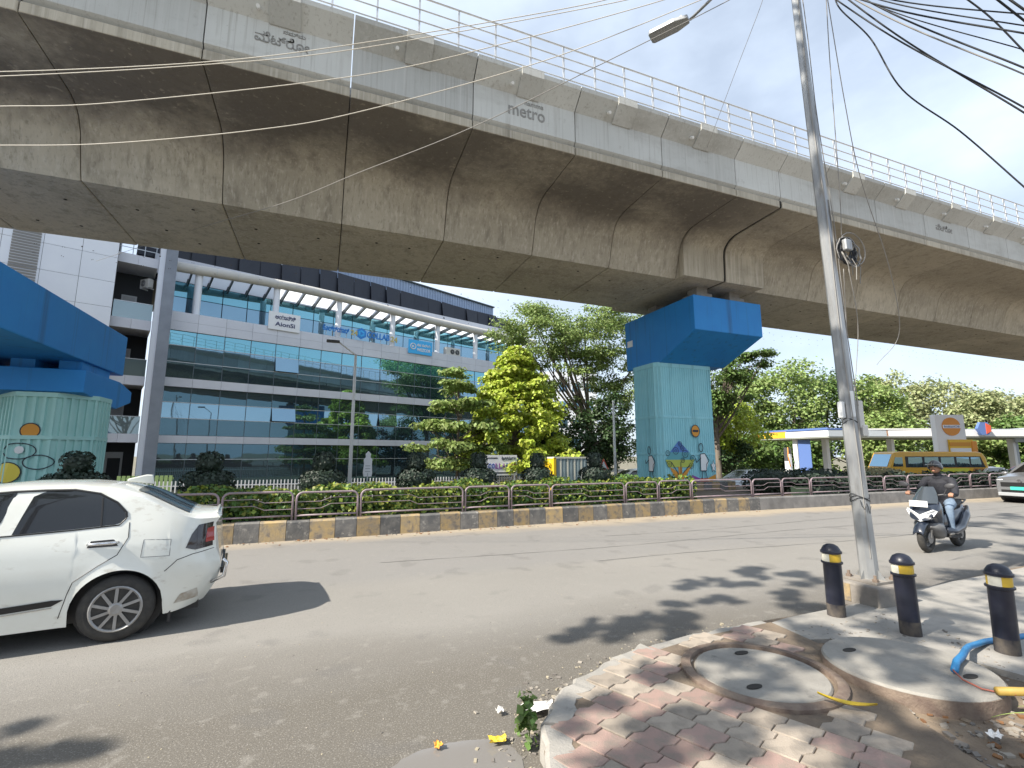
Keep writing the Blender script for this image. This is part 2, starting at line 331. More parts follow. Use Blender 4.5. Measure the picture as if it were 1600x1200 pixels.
# ------------------------------------------------------------------ ground, road, footpath
def gz(x, y):
    t = min(max((y - 18.6) / 2.2, 0), 1); z = -.04 - .46 * t
    t2 = min(max((y - 24) / 20, 0), 1) * min(max((x - 8) / 20, 0), 1)
    return z - .75 * t2
xs = [-700, -300, -120] + list(range(-60, 121, 6)) + [160, 300, 700]
ys = [-400, -120, -30, -5, 2, 8, 12, 16, 18.6, 19.2, 19.8, 20.8, 24, 28, 33, 38, 44, 60, 120, 300, 900]
mb = MB(); mb.add([(x, y, gz(x, y) - (.12 if y < 12 else 0)) for x in xs for y in ys], [(i * len(ys) + j, (i + 1) * len(ys) + j, (i + 1) * len(ys) + j + 1, i * len(ys) + j + 1) for i in range(len(xs) - 1) for j in range(len(ys) - 1)])
struct(mb.build('ground', 'ground_dust'))
KU = [-90, -1.8, 1.4, 8.75, 12.3, 25.9, 120]; KV = [11.35, 11.45, 11.55, 12.0, 12.1, 11.9, 10.5]
kv = lambda u: float(np.interp(u, KU, KV))
mb = MB(); us = np.concatenate([np.arange(-90, -10, 8), np.arange(-10, 30, .5), np.arange(30, 121, 6)])
vv = [-60, -6, 0, 2, 4, 6, 8, 10, 1e9]
vs_, fs_ = [], []
for u in us:
    for q in vv: vs_.append((u, kv(u) + .05 if q > 1e8 else q, 0.))
n = len(vv); mb.add(vs_, [(i * n + j, (i + 1) * n + j, (i + 1) * n + j + 1, i * n + j + 1) for i in range(len(us) - 1) for j in range(n - 1)])
road = struct(mb.build('road', 'asphalt'))
M('tar', (.13, .125, .118), .85, (.19, .185, .175), 3, space='World')
for v0, u0, u1, amp in ((8.55, 1, 26, .12), (7.3, 4.5, 17, .14), (9.6, 6, 30, .15)):
    mb = MB(); k = int((u1 - u0) / .2); c0 = [(u0 + (u1 - u0) * i / k, v0 + amp * math.sin(i * .11 + v0) + random.uniform(-.012, .012)) for i in range(k + 1)]
    mb.add([(x, y + s * (.011 + .007 * math.sin(i * .7)), .004) for i, (x, y) in enumerate(c0) for s in (-1, 1)], [(2 * i, 2 * i + 2, 2 * i + 3, 2 * i + 1) for i in range(k)]); mb.build('tar_seam', 'tar', road)
mb = MB(); mb.add([(x, y, gz(x, y) + .03) for x in range(-60, 121, 6) for y in (20.9, 23, 26)], [(i * 3 + j, (i + 1) * 3 + j, (i + 1) * 3 + j + 1, i * 3 + j + 1) for i in range(30) for j in (0, 1)])
struct(mb.build('far_road', 'far_asphalt'))
# median: soil bed behind the kerb
mb = MB(); vs_ = []
for u in us: vs_ += [(u, kv(u) + .2, .3), (u, kv(u) + .9, .33), (u, 18.4, .3), (u, 18.45, -.3)]
mb.add(vs_, [(i * 4 + j, (i + 1) * 4 + j, (i + 1) * 4 + j + 1, i * 4 + j + 1) for i in range(len(us) - 1) for j in range(3)])
med = struct(mb.build('median', 'soil'))
# kerb: each painted length of kerb is a stone of its own
kroot = thing('median_kerb', 'long raised median kerb painted in worn yellow and black stripes, grey further right', 'kerb', (5, 12, 0))
def kerb_piece(u0, u1, mat, hj):
    mb = MB(); h = .41 + hj; a, c = kv(u0), kv(u1); g = .004
    lo = [(u0 + g, a, 0), (u1 - g, c, 0), (u1 - g, c + .28, 0), (u0 + g, a + .28, 0)]
    prof = [(0, 0, -.02), (0, .012, h - .035), (0, .04, h), (0, .28, h), (0, .28, -.02)]
    vs = [(u0 + g, a + p[1], p[2]) for p in prof] + [(u1 - g, c + p[1], p[2]) for p in prof]
    mb.add(vs, [(4, 3, 2, 1, 0), (5, 6, 7, 8, 9)] + [(i, (i + 1) % 5, 5 + (i + 1) % 5, 5 + i) for i in range(5)])
    return mb.build('kerb_stone', mat, kroot, (5, 12, 0))
u = -9.; i = 0
while u < 13.2:
    wd = .5 + random.uniform(-.05, .05); kerb_piece(u, u + wd, ('kerb_yellow', 'kerb_black')[i % 2], random.uniform(-.008, .008)); u += wd; i += 1
while u < 70:
    kerb_piece(u, u + 1.5, 'kerb_grey', random.uniform(-.01, .01)); u += 1.5
u = -9.
while u > -40: kerb_piece(u - 1.5, u, 'kerb_grey', 0); u -= 1.5
# railing on the kerb
POSTS = [-8.4, -7, -5.6, -4.2, -2.83, -1.92, -.52, .83, 3.34, 4.61, 5.82, 8.31, 9.54, 10.83, 13.41, 14.75, 16.12, 18.68, 20.04, 21.43, 24.05, 25.5]
while POSTS[-1] < 60: POSTS.append(POSTS[-1] + 1.4)
rroot = thing('median_railing', 'mauve tube railing with round cornered panels along the striped median kerb', 'railing', (5, 12.2, .4))
for k in range(len(POSTS) - 1):
    a, c = POSTS[k] + .035, POSTS[k + 1] - .035; rad = .13; va = kv(a) + .14; vc = kv(c) + .14
    lean = random.uniform(-.012, .012); z0, z1 = .5, 1.0 + random.uniform(-.012, .012)
    P = lambda u, z: (u, va + (vc - va) * (u - a) / (c - a) + lean * (z - .4), z)
    pts = [P(a, .38), P(a, z1 - rad)] + [P(a + rad - rad * math.cos(t), z1 - rad + rad * math.sin(t)) for t in (R(25), R(50), R(75))] + [P(a + rad, z1)]
    nn = max(2, int((c - a) / .6)); pts += [P(a + rad + (c - a - 2 * rad) * q / nn, z1) for q in range(1, nn)]
    pts += [P(c - rad, z1)] + [P(c - rad + rad * math.sin(t), z1 - rad + rad * math.cos(t)) for t in (R(25), R(50), R(75))] + [P(c, z1 - rad), P(c, .38)]
    fr = MB().tube(pts, .024, 8).tube([P(a, z0), P(c, z0)], .02, 7).build('panel_frame', 'mauve_paint', rroot, (5, 12.2, .4), True)
    flip = random.random() < .5; m1 = a + (c - a) * random.uniform(.42, .55); mb = MB()
    for zz, dz in ((.64, .09), (.79, .08)):
        s0, s1 = (zz, zz + dz) if flip else (zz + dz, zz)
        mb.tube([P(a, s0), P(m1 - .1, s0), P(m1 + .1, s1), P(c, s1)], .0085, 5)
    mb.build('cross_bar', 'mauve_paint', fr, (0, 0, 0)).location = (-5, -12.2, -.4)
# footpath
FP = [(.75, -6), (.9, 1.2), (1.18, 2.5), (1.36, 2.95), (1.6, 3.25), (1.85, 3.42), (2.3, 3.63), (2.7, 3.78), (3.35, 3.9), (4.3, 3.95), (5.4, 4.0), (8, 4.3), (10.8, 4.5), (30, 4.5), (80, 4.6)]
mb = MB(); k = len(FP)
vs_ = [(x, y, .095 if x < 4.6 else .085 - .06 * min((x - 4.6) / 4, 1)) for x, y in FP] + [(x, y, -.05) for x, y in FP] + [(x + 1.5 if i == 0 else x, -8, .09 if x < 5 else .03) for i, (x, y) in enumerate(FP)]
mb.add(vs_, [(i, i + 1, k + i + 1, k + i) for i in range(k - 1)] + [(i + 1, i, 2 * k + i, 2 * k + i + 1) for i in range(k - 1)])
path = struct(mb.build('footpath', 'soil'))
# cracked concrete edge, cast in lengths
def offset_edge(d):
    out = []
    for i, (x, y) in enumerate(FP):
        a = Vector(FP[max(i - 1, 0)]); c = Vector(FP[min(i + 1, len(FP) - 1)]); t = (c - a).normalized(); nrm = Vector((t.y, -t.x)); out.append((x + nrm.x * d, y + nrm.y * d))
    return out
IN = offset_edge(.16)
for i in range(0, 9):
    mb = MB(); g = .012; p0, p1, q0, q1 = Vector(FP[i]), Vector(FP[i + 1]), Vector(IN[i]), Vector(IN[i + 1]); t = (p1 - p0).normalized() * g
    j = [random.uniform(-.02, .02) for _ in range(4)]; h = .152 + random.uniform(-.012, .006) - (.03 if i > 6 else 0)
    sub = 5; top = []; 
    for s in range(sub + 1):
        f = s / sub; a = p0 + t + (p1 - p0 - 2 * t) * f; b2 = q0 + t + (q1 - q0 - 2 * t) * f
        wob = random.uniform(-.018, .018); wob2 = random.uniform(-.02, .02); n2 = (b2 - a).normalized()
        top.append((a + n2 * (wob - .015), b2 + n2 * wob2, h + random.uniform(-.006, .006)))
    vs_ = []
    for a, b2, hh in top: vs_ += [(a.x, a.y, -.02), (a.x + (b2.x - a.x) * .06, a.y + (b2.y - a.y) * .06, hh - .02), (a.x + (b2.x - a.x) * .2, a.y + (b2.y - a.y) * .2, hh), (b2.x, b2.y, hh - .004), (b2.x, b2.y, .05)]
    mb.add(vs_, [(s * 5 + q, (s + 1) * 5 + q, (s + 1) * 5 + q + 1, s * 5 + q + 1) for s in range(sub) for q in range(4)] + [(4, 3, 2, 1, 0), tuple(sub * 5 + q for q in range(5))])
    mb.build('edge_stone', 'concrete_slab', path)
# interlocking pavers on packed sand
mb = MB(); pk = [(q[0] - .03, q[1]) for q in IN[1:10]] + [(4.2, 3.2)] + [(3.75 - .07 * i + random.uniform(-.05, .05), 2.4 - .14 * i) for i in range(14)] + [(2.75, .5), (1.0, .5)]
mb.add([(x, y, .14) for x, y in pk], [tuple(range(len(pk)))[::-1]]); mb.build('joint_sand', 'soil', path)
Lp, Bp = .225, .2; A = Vector((math.cos(R(25)), math.sin(R(25)))); Bv = Vector((-math.sin(R(25)), math.cos(R(25))))
def wave(s): return .02 * (1 if s < .42 else -1 if s > .58 else 1 - (s - .42) / .08)
ss = [0, .2, .38, .5, .62, .8, 1]; gpv = .0035
def paver_mesh(nm):
    outl = [(s * (Lp - 2 * gpv) + gpv, wave(s) + gpv) for s in ss] + [(s * (Lp - 2 * gpv) + gpv, Bp + wave(s) - gpv) for s in ss[::-1]]
    cx, cy = Lp / 2, Bp / 2; outl = [(x - cx, y - cy) for x, y in outl]; n = len(outl)
    ins = [(x * .965, y * .965) for x, y in outl]
    vs = [(x, y, -.05) for x, y in outl] + [(x, y, -.006) for x, y in outl] + [(x, y, 0) for x, y in ins]
    fs = [tuple(range(2 * n, 3 * n))] + [(r * n + i, r * n + (i + 1) % n, (r + 1) * n + (i + 1) % n, (r + 1) * n + i) for r in (0, 1) for i in range(n)]
    me = bpy.data.meshes.new(nm); me.from_pydata(vs, [], fs); return me
pm = []
for nm, mt in (('paver_pink', 'paver_pink'), ('paver_cream', 'paver_cream')):
    me = paver_mesh('paver'); me.materials.append(MATS[mt]); pm.append(me)
from mathutils.geometry import intersect_point_tri_2d
INNER = offset_edge(.15)
def inside_edge(x, y):
    # inside the footpath: below the edge polyline
    for i in range(len(INNER) - 1):
        a, c = INNER[i], INNER[i + 1]
        if (c[0] - a[0]) * (y - a[1]) - (c[1] - a[1]) * (x - a[0]) > 0 and i >= 1 and min(a[0], c[0]) - .3 < x < max(a[0], c[0]) + .1: return False
    return x > .98
MH = ((3.2, 2.97), (4.25, 2.56)); cnt = 0
for i in range(-6, 24):
    for j in range(-8, 20):
        c = Vector((.9, 1.0)) + A * (i * Lp) + Bv * (j * Bp); x, y = c
        if not inside_edge(x, y) or y < .75 or y > 3.72: continue
        if math.hypot(x - MH[0][0], y - MH[0][1]) < .62 or math.hypot(x - MH[1][0], y - MH[1][1]) < .64: continue
        bare = x - 3.05 + (y - 1.75) * -.55 + .14 * math.sin(5 * y)          # soil patch right of this line
        if x > 2.6 and y < 2.35 and bare > 0: continue
        if x > 3.95 or (x > 3.3 and y < 2.6): continue
        o = share('paver', pm[0 if ((j + (i // 2)) % 2 == 0) ^ (random.random() < .22) else 1], path, (x, y, .15 + random.uniform(-.004, .004)), (random.uniform(-.012, .012), random.uniform(-.012, .012), R(25) + random.uniform(-.012, .012))); cnt += 1
# concrete apron round the bollards
mb = MB(); pts = [(4.0, 3.42), (4.05, 3.76), (4.6, 3.86), (5.4, 3.9), (8, 4.2), (11, 4.38), (16, 4.4), (16, .2), (6.0, .2), (5.4, 1.6), (5.12, 2.1), (5.0, 2.75), (4.75, 3.2)]
npt = len(pts); mb.add([(x, y, .128 - .07 * min(max((x - 5.2) / 4, 0), 1)) for x, y in pts] + [(x, y, -.05) for x, y in pts], [tuple(range(npt))[::-1]] + [(i, (i + 1) % npt, npt + (i + 1) % npt, npt + i) for i in range(npt)])
struct(mb.build('concrete_apron', 'concrete_slab'))
# ------------------------------------------------------------------ elevated viaduct
VO = (0, 16.85, 0)
via = thing('metro_viaduct', 'long concrete box girder metro viaduct crossing the whole picture overhead', 'viaduct', VO)
def half_profile():
    p = [(14.78, 8.85), (14.7, 9.05), (14.42, 10.0)]
    for t in np.linspace(0, 90, 7)[1:]: p.append((14.35 - .62 * 1.35 * (1 - math.cos(R(t))) , 10.0 + .58 * math.sin(R(t))))
    p += [(12.2, 10.66), (11.52, 10.68), (11.5, 10.7), (11.5, 10.93)]
    return p
HP = half_profile()
def girder(u0, u1, prof, name='girder_segment'):
    full = prof + [(2 * 16.85 - v, z) for v, z in prof[::-1]]
    mb = MB(); g = .012; n = len(full); c = .03
    shr = [(16.85 + (v - 16.85) * (1 - .004), z + (.02 if z < 10.6 else 0)) for v, z in full]
    rings = [(u0 + g, shr), (u0 + g + c, full), (u1 - g - c, full), (u1 - g, shr)]
    mb.add([(u, v, z) for u, pr in rings for v, z in pr], [(r * n + i, r * n + (i + 1) % n, (r + 1) * n + (i + 1) % n, (r + 1) * n + i) for r in range(3) for i in range(n)] + [tuple(range(n)), tuple(range(4 * n - 1, 3 * n - 1, -1))])
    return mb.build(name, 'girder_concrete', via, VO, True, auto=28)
PIER = [(14.3, 8.85), (14.28, 9.0), (14.25, 9.9)] + [(14.25 - .62 * 1.35 * (1 - math.cos(R(t))), 9.95 + .63 * math.sin(R(t))) for t in np.linspace(0, 90, 7)[1:]] + HP[-4:]
J = [.15 + 3.2 * k for k in range(-9, 4)] + [12.9, 15.03] + [17.2 + 3.2 * k for k in range(0, 30)]
J = sorted(set(round(j, 3) for j in J))
mat_h = Matrix.Identity(4)
# parapet panel pieces
def parapet(u0, u1, far):
    pr = [(11.66, 10.95), (11.5, 11.1), (11.5, 12.08), (11.08, 12.5), (11.06, 12.62), (11.3, 12.64), (11.78, 12.5), (11.78, 10.95)]
    if far: pr = [(2 * 16.85 - v, z) for v, z in pr]
    mb = MB(); g = .014; n = len(pr)
    mb.add([(u, v, z) for u in (u0 + g, u1 - g) for v, z in pr], [(i, (i + 1) % n, n + (i + 1) % n, n + i) for i in range(n)] + [tuple(range(n))[::-1], tuple(range(n, 2 * n))])
    return mb.build('parapet_panel', 'parapet_concrete', via, VO)
M('hole_dark', (.03, .027, .024), .9); M('joint_dark', (.02, .018, .016), .95); M('pipe_white', (.75, .74, .7), .5); M('rail_white', (.6, .62, .64), .4, (.5, .5, .5), 5, metal=.2)
M('relief', (.31, .3, .28), .9, (.24, .235, .22), 8)
for k in range(len(J) - 1):
    a, c = J[k], J[k + 1]; near_pier = abs(a - 12.9) < .02
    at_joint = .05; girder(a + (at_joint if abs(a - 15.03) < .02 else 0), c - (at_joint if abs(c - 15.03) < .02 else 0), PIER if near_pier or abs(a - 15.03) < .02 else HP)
    pn = parapet(a, c, False); parapet(a, c, True)
    mid = (a + c) / 2
    # bracket under the coping and drain spout
    if c - a > 2.5:
        bm_ = MB(); x0 = a + 1.3; x1 = x0 + .68
        pr = [(11.495, 12.05), (11.46, 12.05), (11.045, 12.45), (11.045, 12.655), (11.2, 12.655), (11.5, 12.15)]
        bm_.prism(pr, x0, x1, 'x').build('coping_bracket', 'parapet_concrete', via, VO)
        MB().cyl((a + 1.07, 11.33, 12.24), (a + 1.07, 11.2, 12.18), .045, n=10).build('drain_spout', 'pipe_white', via, VO)
        hb = MB()
        for hx in (.35, .42, 1.5, 1.57, 2.5, 2.57):
            for hz in (11.32, 11.78):
                if abs(a + hx - mid) < .7 and k % 3 == 1: continue
                hb.lathe([(.017, 0), (.017, .008)], (a + hx + random.uniform(-.02, .02), 11.4965, hz + random.uniform(-.02, .02)), 7, Matrix.Rotation(R(90), 3, 'X'))
        hb.lathe([(.035, 0), (.035, .008)], (a + 1.08, 11.4965, 11.93), 9, Matrix.Rotation(R(90), 3, 'X'))
        tag(hb.build('tie_holes', 'hole_dark', pn, (0, 0, 0)), kind='stuff')
        # lifting sockets in the soffit
        sb = MB()
        for hx in (.9, 2.3):
            for hy in (15.9, 17.7): sb.lathe([(.045, 0), (.045, .01)], (a + hx + random.uniform(-.4, .4), hy + random.uniform(-.5, .5), 8.842), 7)
        tag(sb.build('soffit_sockets', 'hole_dark', via, VO), kind='stuff')
# dark joint lining inside each gap
jb = MB()
for j in J: jb.box(j - .01, j + .01, 11.56, 22.1, 10.72, 12.4) if False else jb.prism([(v + (.05 if v < 16 else -.05), z + .05) for v, z in HP + [(2 * 16.85 - v, z) for v, z in HP[::-1]]], j - .008, j + .008, 'x')
jb.build('joint_lining', 'joint_dark', via, VO)
# expansion joint over the pier reads as a wide black gap
MB().prism([(v + .03, z + .03) for v, z in PIER + [(2 * 16.85 - v, z) for v, z in HP[::-1]]], 15.0, 15.06, 'x').build('expansion_joint', 'joint_dark', via, VO)
# railing on the coping
for far in (False, True):
    yy = 11.16 if not far else 2 * 16.85 - 11.16
    pst = MB().box(-.022, .022, -.03, .03, 0, 1.22).build('railing_post', 'rail_white', via)
    pst.location = (J[0] - VO[0], yy - VO[1], 12.62); u = J[0] + .53; first = True
    while u < J[-1]:
        if first: pst.location = (u, yy - VO[1], 12.62); first = False
        else: share('railing_post', pst.data, via, (u, yy - VO[1], 12.62))
        u += 1.0667
    for zz in (12.76, 13.1, 13.45, 13.82):
        MB().tube([(J[0], yy - .03, zz), (J[-1], yy - .03, zz)], .02 if zz < 13.8 else .026, 6).build('railing_rail', 'rail_white', via, VO)
# lettering cast into the parapet
def seg_text(body, u, z, wd, ht):
    text('lettering', body, 'relief', via, face_T((u, 11.495, z)), 1, .006, VO, (wd, ht), .01)
seg_text('metro', 4.97, 11.6, 1.15, .33); seg_text('namma', 5.2, 11.9, .6, .1)
seg_text('ಮೆಟ್ರೋ', -1.45, 11.68, 1.2, .3); seg_text('ನಮ್ಮ', -1.2, 11.95, .5, .11)
seg_text('ಮೆಟ್ರೋ', 25.0, 11.7, 1.2, .3)
# ------------------------------------------------------------------ central pier with blue cap
def ribbed(x0, x1, y0, y1, ch, pitch, dep):
    """outline of a ribbed column: rectangle with chamfered corners, ribs standing proud"""
    cor = [(x0 + ch, y0), (x1 - ch, y0), (x1, y0 + ch), (x1, y1 - ch), (x1 - ch, y1), (x0 + ch, y1), (x0, y1 - ch), (x0, y0 + ch)]
    out = []
    for i in range(8):
        a, c = Vector(cor[i]), Vector(cor[(i + 1) % 8]); d = c - a; n = Vector((d.y, -d.x)).normalized(); k = max(1, int(d.length / pitch))
        for q in range(k):
            for f, h in ((.0, 0), (.5, 0), (.58, dep), (.92, dep)):
                p = a + d * ((q + f) / k) + n * h; out.append((p.x, p.y))
    return out
P0 = (14.5, 17.2, 0)
pier = thing('viaduct_pier', 'square ribbed aqua pier with bright blue cap and painted mural', 'pier', P0)
OUT = ribbed(12.9, 16.05, 16.2, 18.1, .22, .115, .022)
for z0, z1 in ((0, 1.82), (1.88, 3.42), (3.48, 5.78)):
    MB().prism(OUT, z0, z1).build('pier_shaft', 'aqua_paint', pier, P0)
sm = [(12.9 + .2, 16.17), (15.85, 16.17), (16.08, 16.4), (16.08, 17.9), (15.85, 18.13), (13.1, 18.13), (12.87, 17.9), (12.87, 16.4)]
MB().prism(sm, 1.8, 1.9).prism(sm, 3.4, 3.5).prism(sm, 5.65, 5.85).build('band', 'aqua_paint', pier, P0)
cp = MB(); u0, u1 = 13.2, 16.8
cp.prism([(13.95, 6.78), (16.15, 5.82), (18.62, 5.82), (18.7, 8.22), (13.95, 8.22)], u0 - .15, u1 - .1, 'x').build('cap', 'blue_paint', pier, P0, bevel=.025)
for ux in (13.75, 15.55):
    for vy in (14.9, 17.6): MB().box(ux, ux + .85, vy - .4, vy + .45, 8.22, 8.6).box(ux + .12, ux + .7, vy - .3, vy + .3, 8.6, 8.86).build('bearing_pad', 'cast_concrete', pier, P0, bevel=.02)
MB().box(13.03, 13.05, 18.1, 18.5, 6.95, 7.25).build('number_plate', 'paint_white', pier, P0)
# striped plinth blocks at the foot
i = 0; u = 12.5
while u < 16.4:
    MB().box(u, u + .44, 15.75, 16.15, .2, .66).build('plinth_block', ('kerb_yellow', 'kerb_black')[i % 2], pier, P0, bevel=.02); u += .445; i += 1
for vq in (16.2, 16.7, 17.2, 17.7): MB().box(12.48, 12.82, vq, vq + .48, .2, .66).build('plinth_block', ('kerb_yellow', 'kerb_black')[int(vq * 2) % 2], pier, P0, bevel=.02)
# mural painted on the front face: flat colour sheets a few mm proud of the ribs
FY = 16.172
def px2(x, y, v=FY):   # mural layout measured on the pier face
    return x, y
mu = [0]
MAPF = [lambda x, z, d: (x, FY - d, z)]
def paint(poly, mat, name='mural_paint', par=None):
    mu[0] += 1; d = .0012 * mu[0]; f = MAPF[0]
    MB().add([f(x, z, d) for x, z in poly] + [f(x, z, d - .001) for x, z in poly], [tuple(range(len(poly))), tuple(range(2 * len(poly) - 1, len(poly) - 1, -1))] + [(i, len(poly) + i, len(poly) + (i + 1) % len(poly), (i + 1) % len(poly)) for i in range(len(poly))]).build(name, mat, par or pier, P0)
def stroke(pts, wd=.034, closed=False):
    mu[0] += 1; mb = MB(); d = .0012 * mu[0]; f = MAPF[0]; q = pts + ([pts[0]] if closed else [])
    for a, c in zip(q, q[1:]):
        A_, C_ = Vector(f(*a, d)), Vector(f(*c, d)); nn = Vector(f(a[0], a[1], d + 1)) - Vector(f(a[0], a[1], d)); mb.bar(A_, C_, .002, wd, (C_ - A_).cross(nn))
    mb.build('mural_line', 'ink', pier, P0)
circ = lambda cx, cz, rx, rz, n=18: [(cx + rx * math.cos(2 * math.pi * i / n), cz + rz * math.sin(2 * math.pi * i / n)) for i in range(n)]
cx = 13.85
paint([(cx - .1, 2.3), (cx + .3, 2.05), (cx + .5, 1.95), (cx - .45, 1.95)], 'paint_blue')
paint([(cx, 2.42), (cx + .55, 1.92), (cx - .5, 1.92)], 'paint_blue')
paint([(cx - .5, 1.92), (cx + .55, 1.92), (cx + .8, 1.6), (cx - .75, 1.6)], 'paint_teal')
paint([(cx - .75, 1.6), (cx + .8, 1.6), (cx + .65, 1.28), (cx - .6, 1.28)], 'paint_lime')
paint([(cx - .55, 1.28), (cx - .35, 1.22), (cx - .08, 1.0), (cx - .1, 1.3), (cx + .1, 1.3), (cx + .1, 1.0), (cx + .4, 1.24), (cx + .6, 1.28), (cx + .25, .85), (cx + .08, .7), (cx - .12, .7), (cx - .35, .95)], 'paint_orange')
stroke([(cx - .1, .35), (cx - .1, .75)]); stroke([(cx + .12, .35), (cx + .12, .8)]); stroke([(cx - .1, 1.0), (cx - .45, 1.5)]); stroke([(cx + .03, 1.0), (cx + .05, 1.5)]); stroke([(cx + .12, 1.0), (cx + .5, 1.35)])
for fx, fz, r in ((-.62, 1.88, .11), (-.2, 1.98, .15), (.05, 2.28, .1), (.3, 1.85, .16), (.7, 1.66, .13), (-.58, 1.42, .13), (.15, 1.58, .1), (.62, 1.35, .12), (.15, 2.1, .1)):
    stroke(circ(cx + fx, fz, r, r, 9), .02, True); stroke(circ(cx + fx, fz, r * .4, r * .4, 6), .014, True)
def figure(x, z, s):
    paint([(x - .12 * s, z + .95 * s), (x + .1 * s, z + .97 * s), (x + .26 * s, z + .62 * s), (x + .14 * s, z + .3 * s), (x - .14 * s, z + .3 * s)], 'paint_white')
    stroke([(x - .12 * s, z + .95 * s), (x + .1 * s, z + .97 * s), (x + .3 * s, z + .7 * s), (x + .16 * s, z + .55 * s), (x + .16 * s, z + .3 * s), (x - .14 * s, z + .3 * s)], .032, True)
    stroke(circ(x - .07 * s, z + 1.2 * s, .1 * s, .17 * s, 10), .034, True)
    stroke([(x - .1 * s, z + .8 * s), (x - .33 * s, z + .62 * s), (x - .36 * s, z + .78 * s)]); stroke([(x - .06 * s, z + .3 * s), (x - .1 * s, z)]); stroke([(x + .08 * s, z + .3 * s), (x + .16 * s, z + .02 * s)])
def swoosh(x, z, s):
    for i, c in enumerate(('paint_purple', 'paint_red', 'paint_orange')):
        a0, a1 = -.5 + i * .34, -.5 + (i + 1) * .34; f = lambda t: .55 * t * t
        paint([(x + a0 * s, z + f(a0) * s), (x + a1 * s, z + f(a1) * s), (x + a1 * s, z + (f(a1) + .17) * s), (x + a0 * s, z + (f(a0) + .17) * s)], c)
swoosh(15.1, .55, 1.3); figure(15.1, .78, 1.12)
MAPF[0] = lambda x, z, d: (12.872 - d, 16.42 - (x - 13.7), z)
swoosh(13.3, .6, .8); figure(13.3, .8, 1.0)
MAPF[0] = lambda x, z, d: (x, FY - d, z)
st = [(15.65 + .15 * math.cos(R(90 + 36 * i)) * (1 if i % 2 == 0 else .45), 1.3 + .3 * math.sin(R(90 + 36 * i)) * (1 if i % 2 == 0 else .45)) for i in range(10)]
paint(st, 'paint_white'); stroke(st, .014, True)
paint(circ(14.75, 2.85, .24, .28), 'ink'); paint(circ(14.75, 2.85, .205, .245), 'paint_orange'); paint([(14.59, 2.8), (14.91, 2.8), (14.91, 2.9), (14.59, 2.9)], 'ink')
for fx, fz in ((13.4, .6), (14.4, .6)):
    paint(circ(fx, fz, .13, .15, 10), 'paint_white'); stroke(circ(fx, fz, .14, .16, 10), .02, True); stroke(circ(fx, fz, .05, .06, 6), .014, True)
pier.location = Vector(P0) + Vector((.5, .6, 0))
# ------------------------------------------------------------------ pier at the left with portal beam
P1 = (-7, 16.9, 0)
lp = thing('portal_pier', 'rounded ribbed mint green pier carrying a huge blue cross beam at left', 'pier', P1)
OUT = ribbed(-8.0, -5.95, 15.97, 18.0, .62, .17, .05)
for z0, z1 in ((0, 2.22), (2.28, 3.36)): MB().prism(OUT, z0, z1).build('pier_shaft', 'mint_paint', lp, P1)
sm = [(-7.4, 15.9), (-6.55, 15.9), (-5.9, 16.55), (-5.9, 17.4), (-6.55, 18.05), (-7.4, 18.05), (-8.05, 17.4), (-8.05, 16.55)]
MB().prism(sm, 2.2, 2.3).prism(sm, 3.3, 3.42).build('band', 'mint_paint', lp, P1)
MB().prism([(-9.9, 3.42), (-6.0, 3.42), (-5.4, 3.42), (-5.4, 4.0), (-9.9, 4.0)], 15.9, 16.0, 'y') if False else None
# hammerhead: six-sided end
hx = MB(); prof = [(15.85, 3.44), (18.1, 3.2), (19.2, 3.5), (19.2, 3.85), (18.2, 4.05), (15.85, 4.05)]
hx.prism(prof, -10.5, -6.02, 'x').build('pier_head', 'blue_paint', lp, P1, bevel=.02)
MB().prism([(12 - 1.2, 4.32), (18.75, 4.32), (18.75, 5.6), (12 - 1.2, 5.6)], -9.3, -6.15, 'x').build('cross_beam', 'blue_paint', lp, P1, bevel=.03)
for ux in (-9.2, -7.75, -6.75): MB().box(ux, ux + .5, 16.2, 18.0, 4.05, 4.32).build('bearing_pad', 'blue_paint', lp, P1)
FY = 15.912; mu[0] = 0
def ly(x): return FY - .0012 * mu[0] + max(0, abs(x + 6.975) - .405) * 1.0
def lpaint(poly, mat):
    mu[0] += 1; n = len(poly); cxm = sum(p[0] for p in poly) / n; czm = sum(p[1] for p in poly) / n
    pts = [(cxm, czm)] + [(cxm + (x - cxm) * .5, czm + (z - czm) * .5) for x, z in poly] + list(poly)
    MB().add([(x, ly(x), z) for x, z in pts], [(0, 1 + i, 1 + (i + 1) % n) for i in range(n)] + [(1 + i, 1 + n + i, 1 + n + (i + 1) % n, 1 + (i + 1) % n) for i in range(n)]).build('mural_paint', mat, lp, P1)
def lstroke(pts, wd=.025):
    mu[0] += 1; mb = MB()
    for a, c in zip(pts, pts[1:] + pts[:1]): mb.bar((a[0], ly(a[0]), a[1]), (c[0], ly(c[0]), c[1]), .002, wd, (c[1] - a[1], 0, -(c[0] - a[0])))
    mb.build('mural_line', 'ink', lp, P1)
lpaint(circ(-7.02, 2.42, .2, .19), 'paint_orange'); lstroke(circ(-7.02, 2.42, .2, .19))
lstroke(circ(-7.2, 1.9, .36, .2)); lstroke(circ(-6.78, 1.62, .3, .18)); lpaint(circ(-7.18, 1.93, .1, .1, 8), 'paint_white')
lpaint(circ(-7.38, 1.36, .3, .26), 'paint_yellow'); lstroke(circ(-7.38, 1.36, .3, .26))
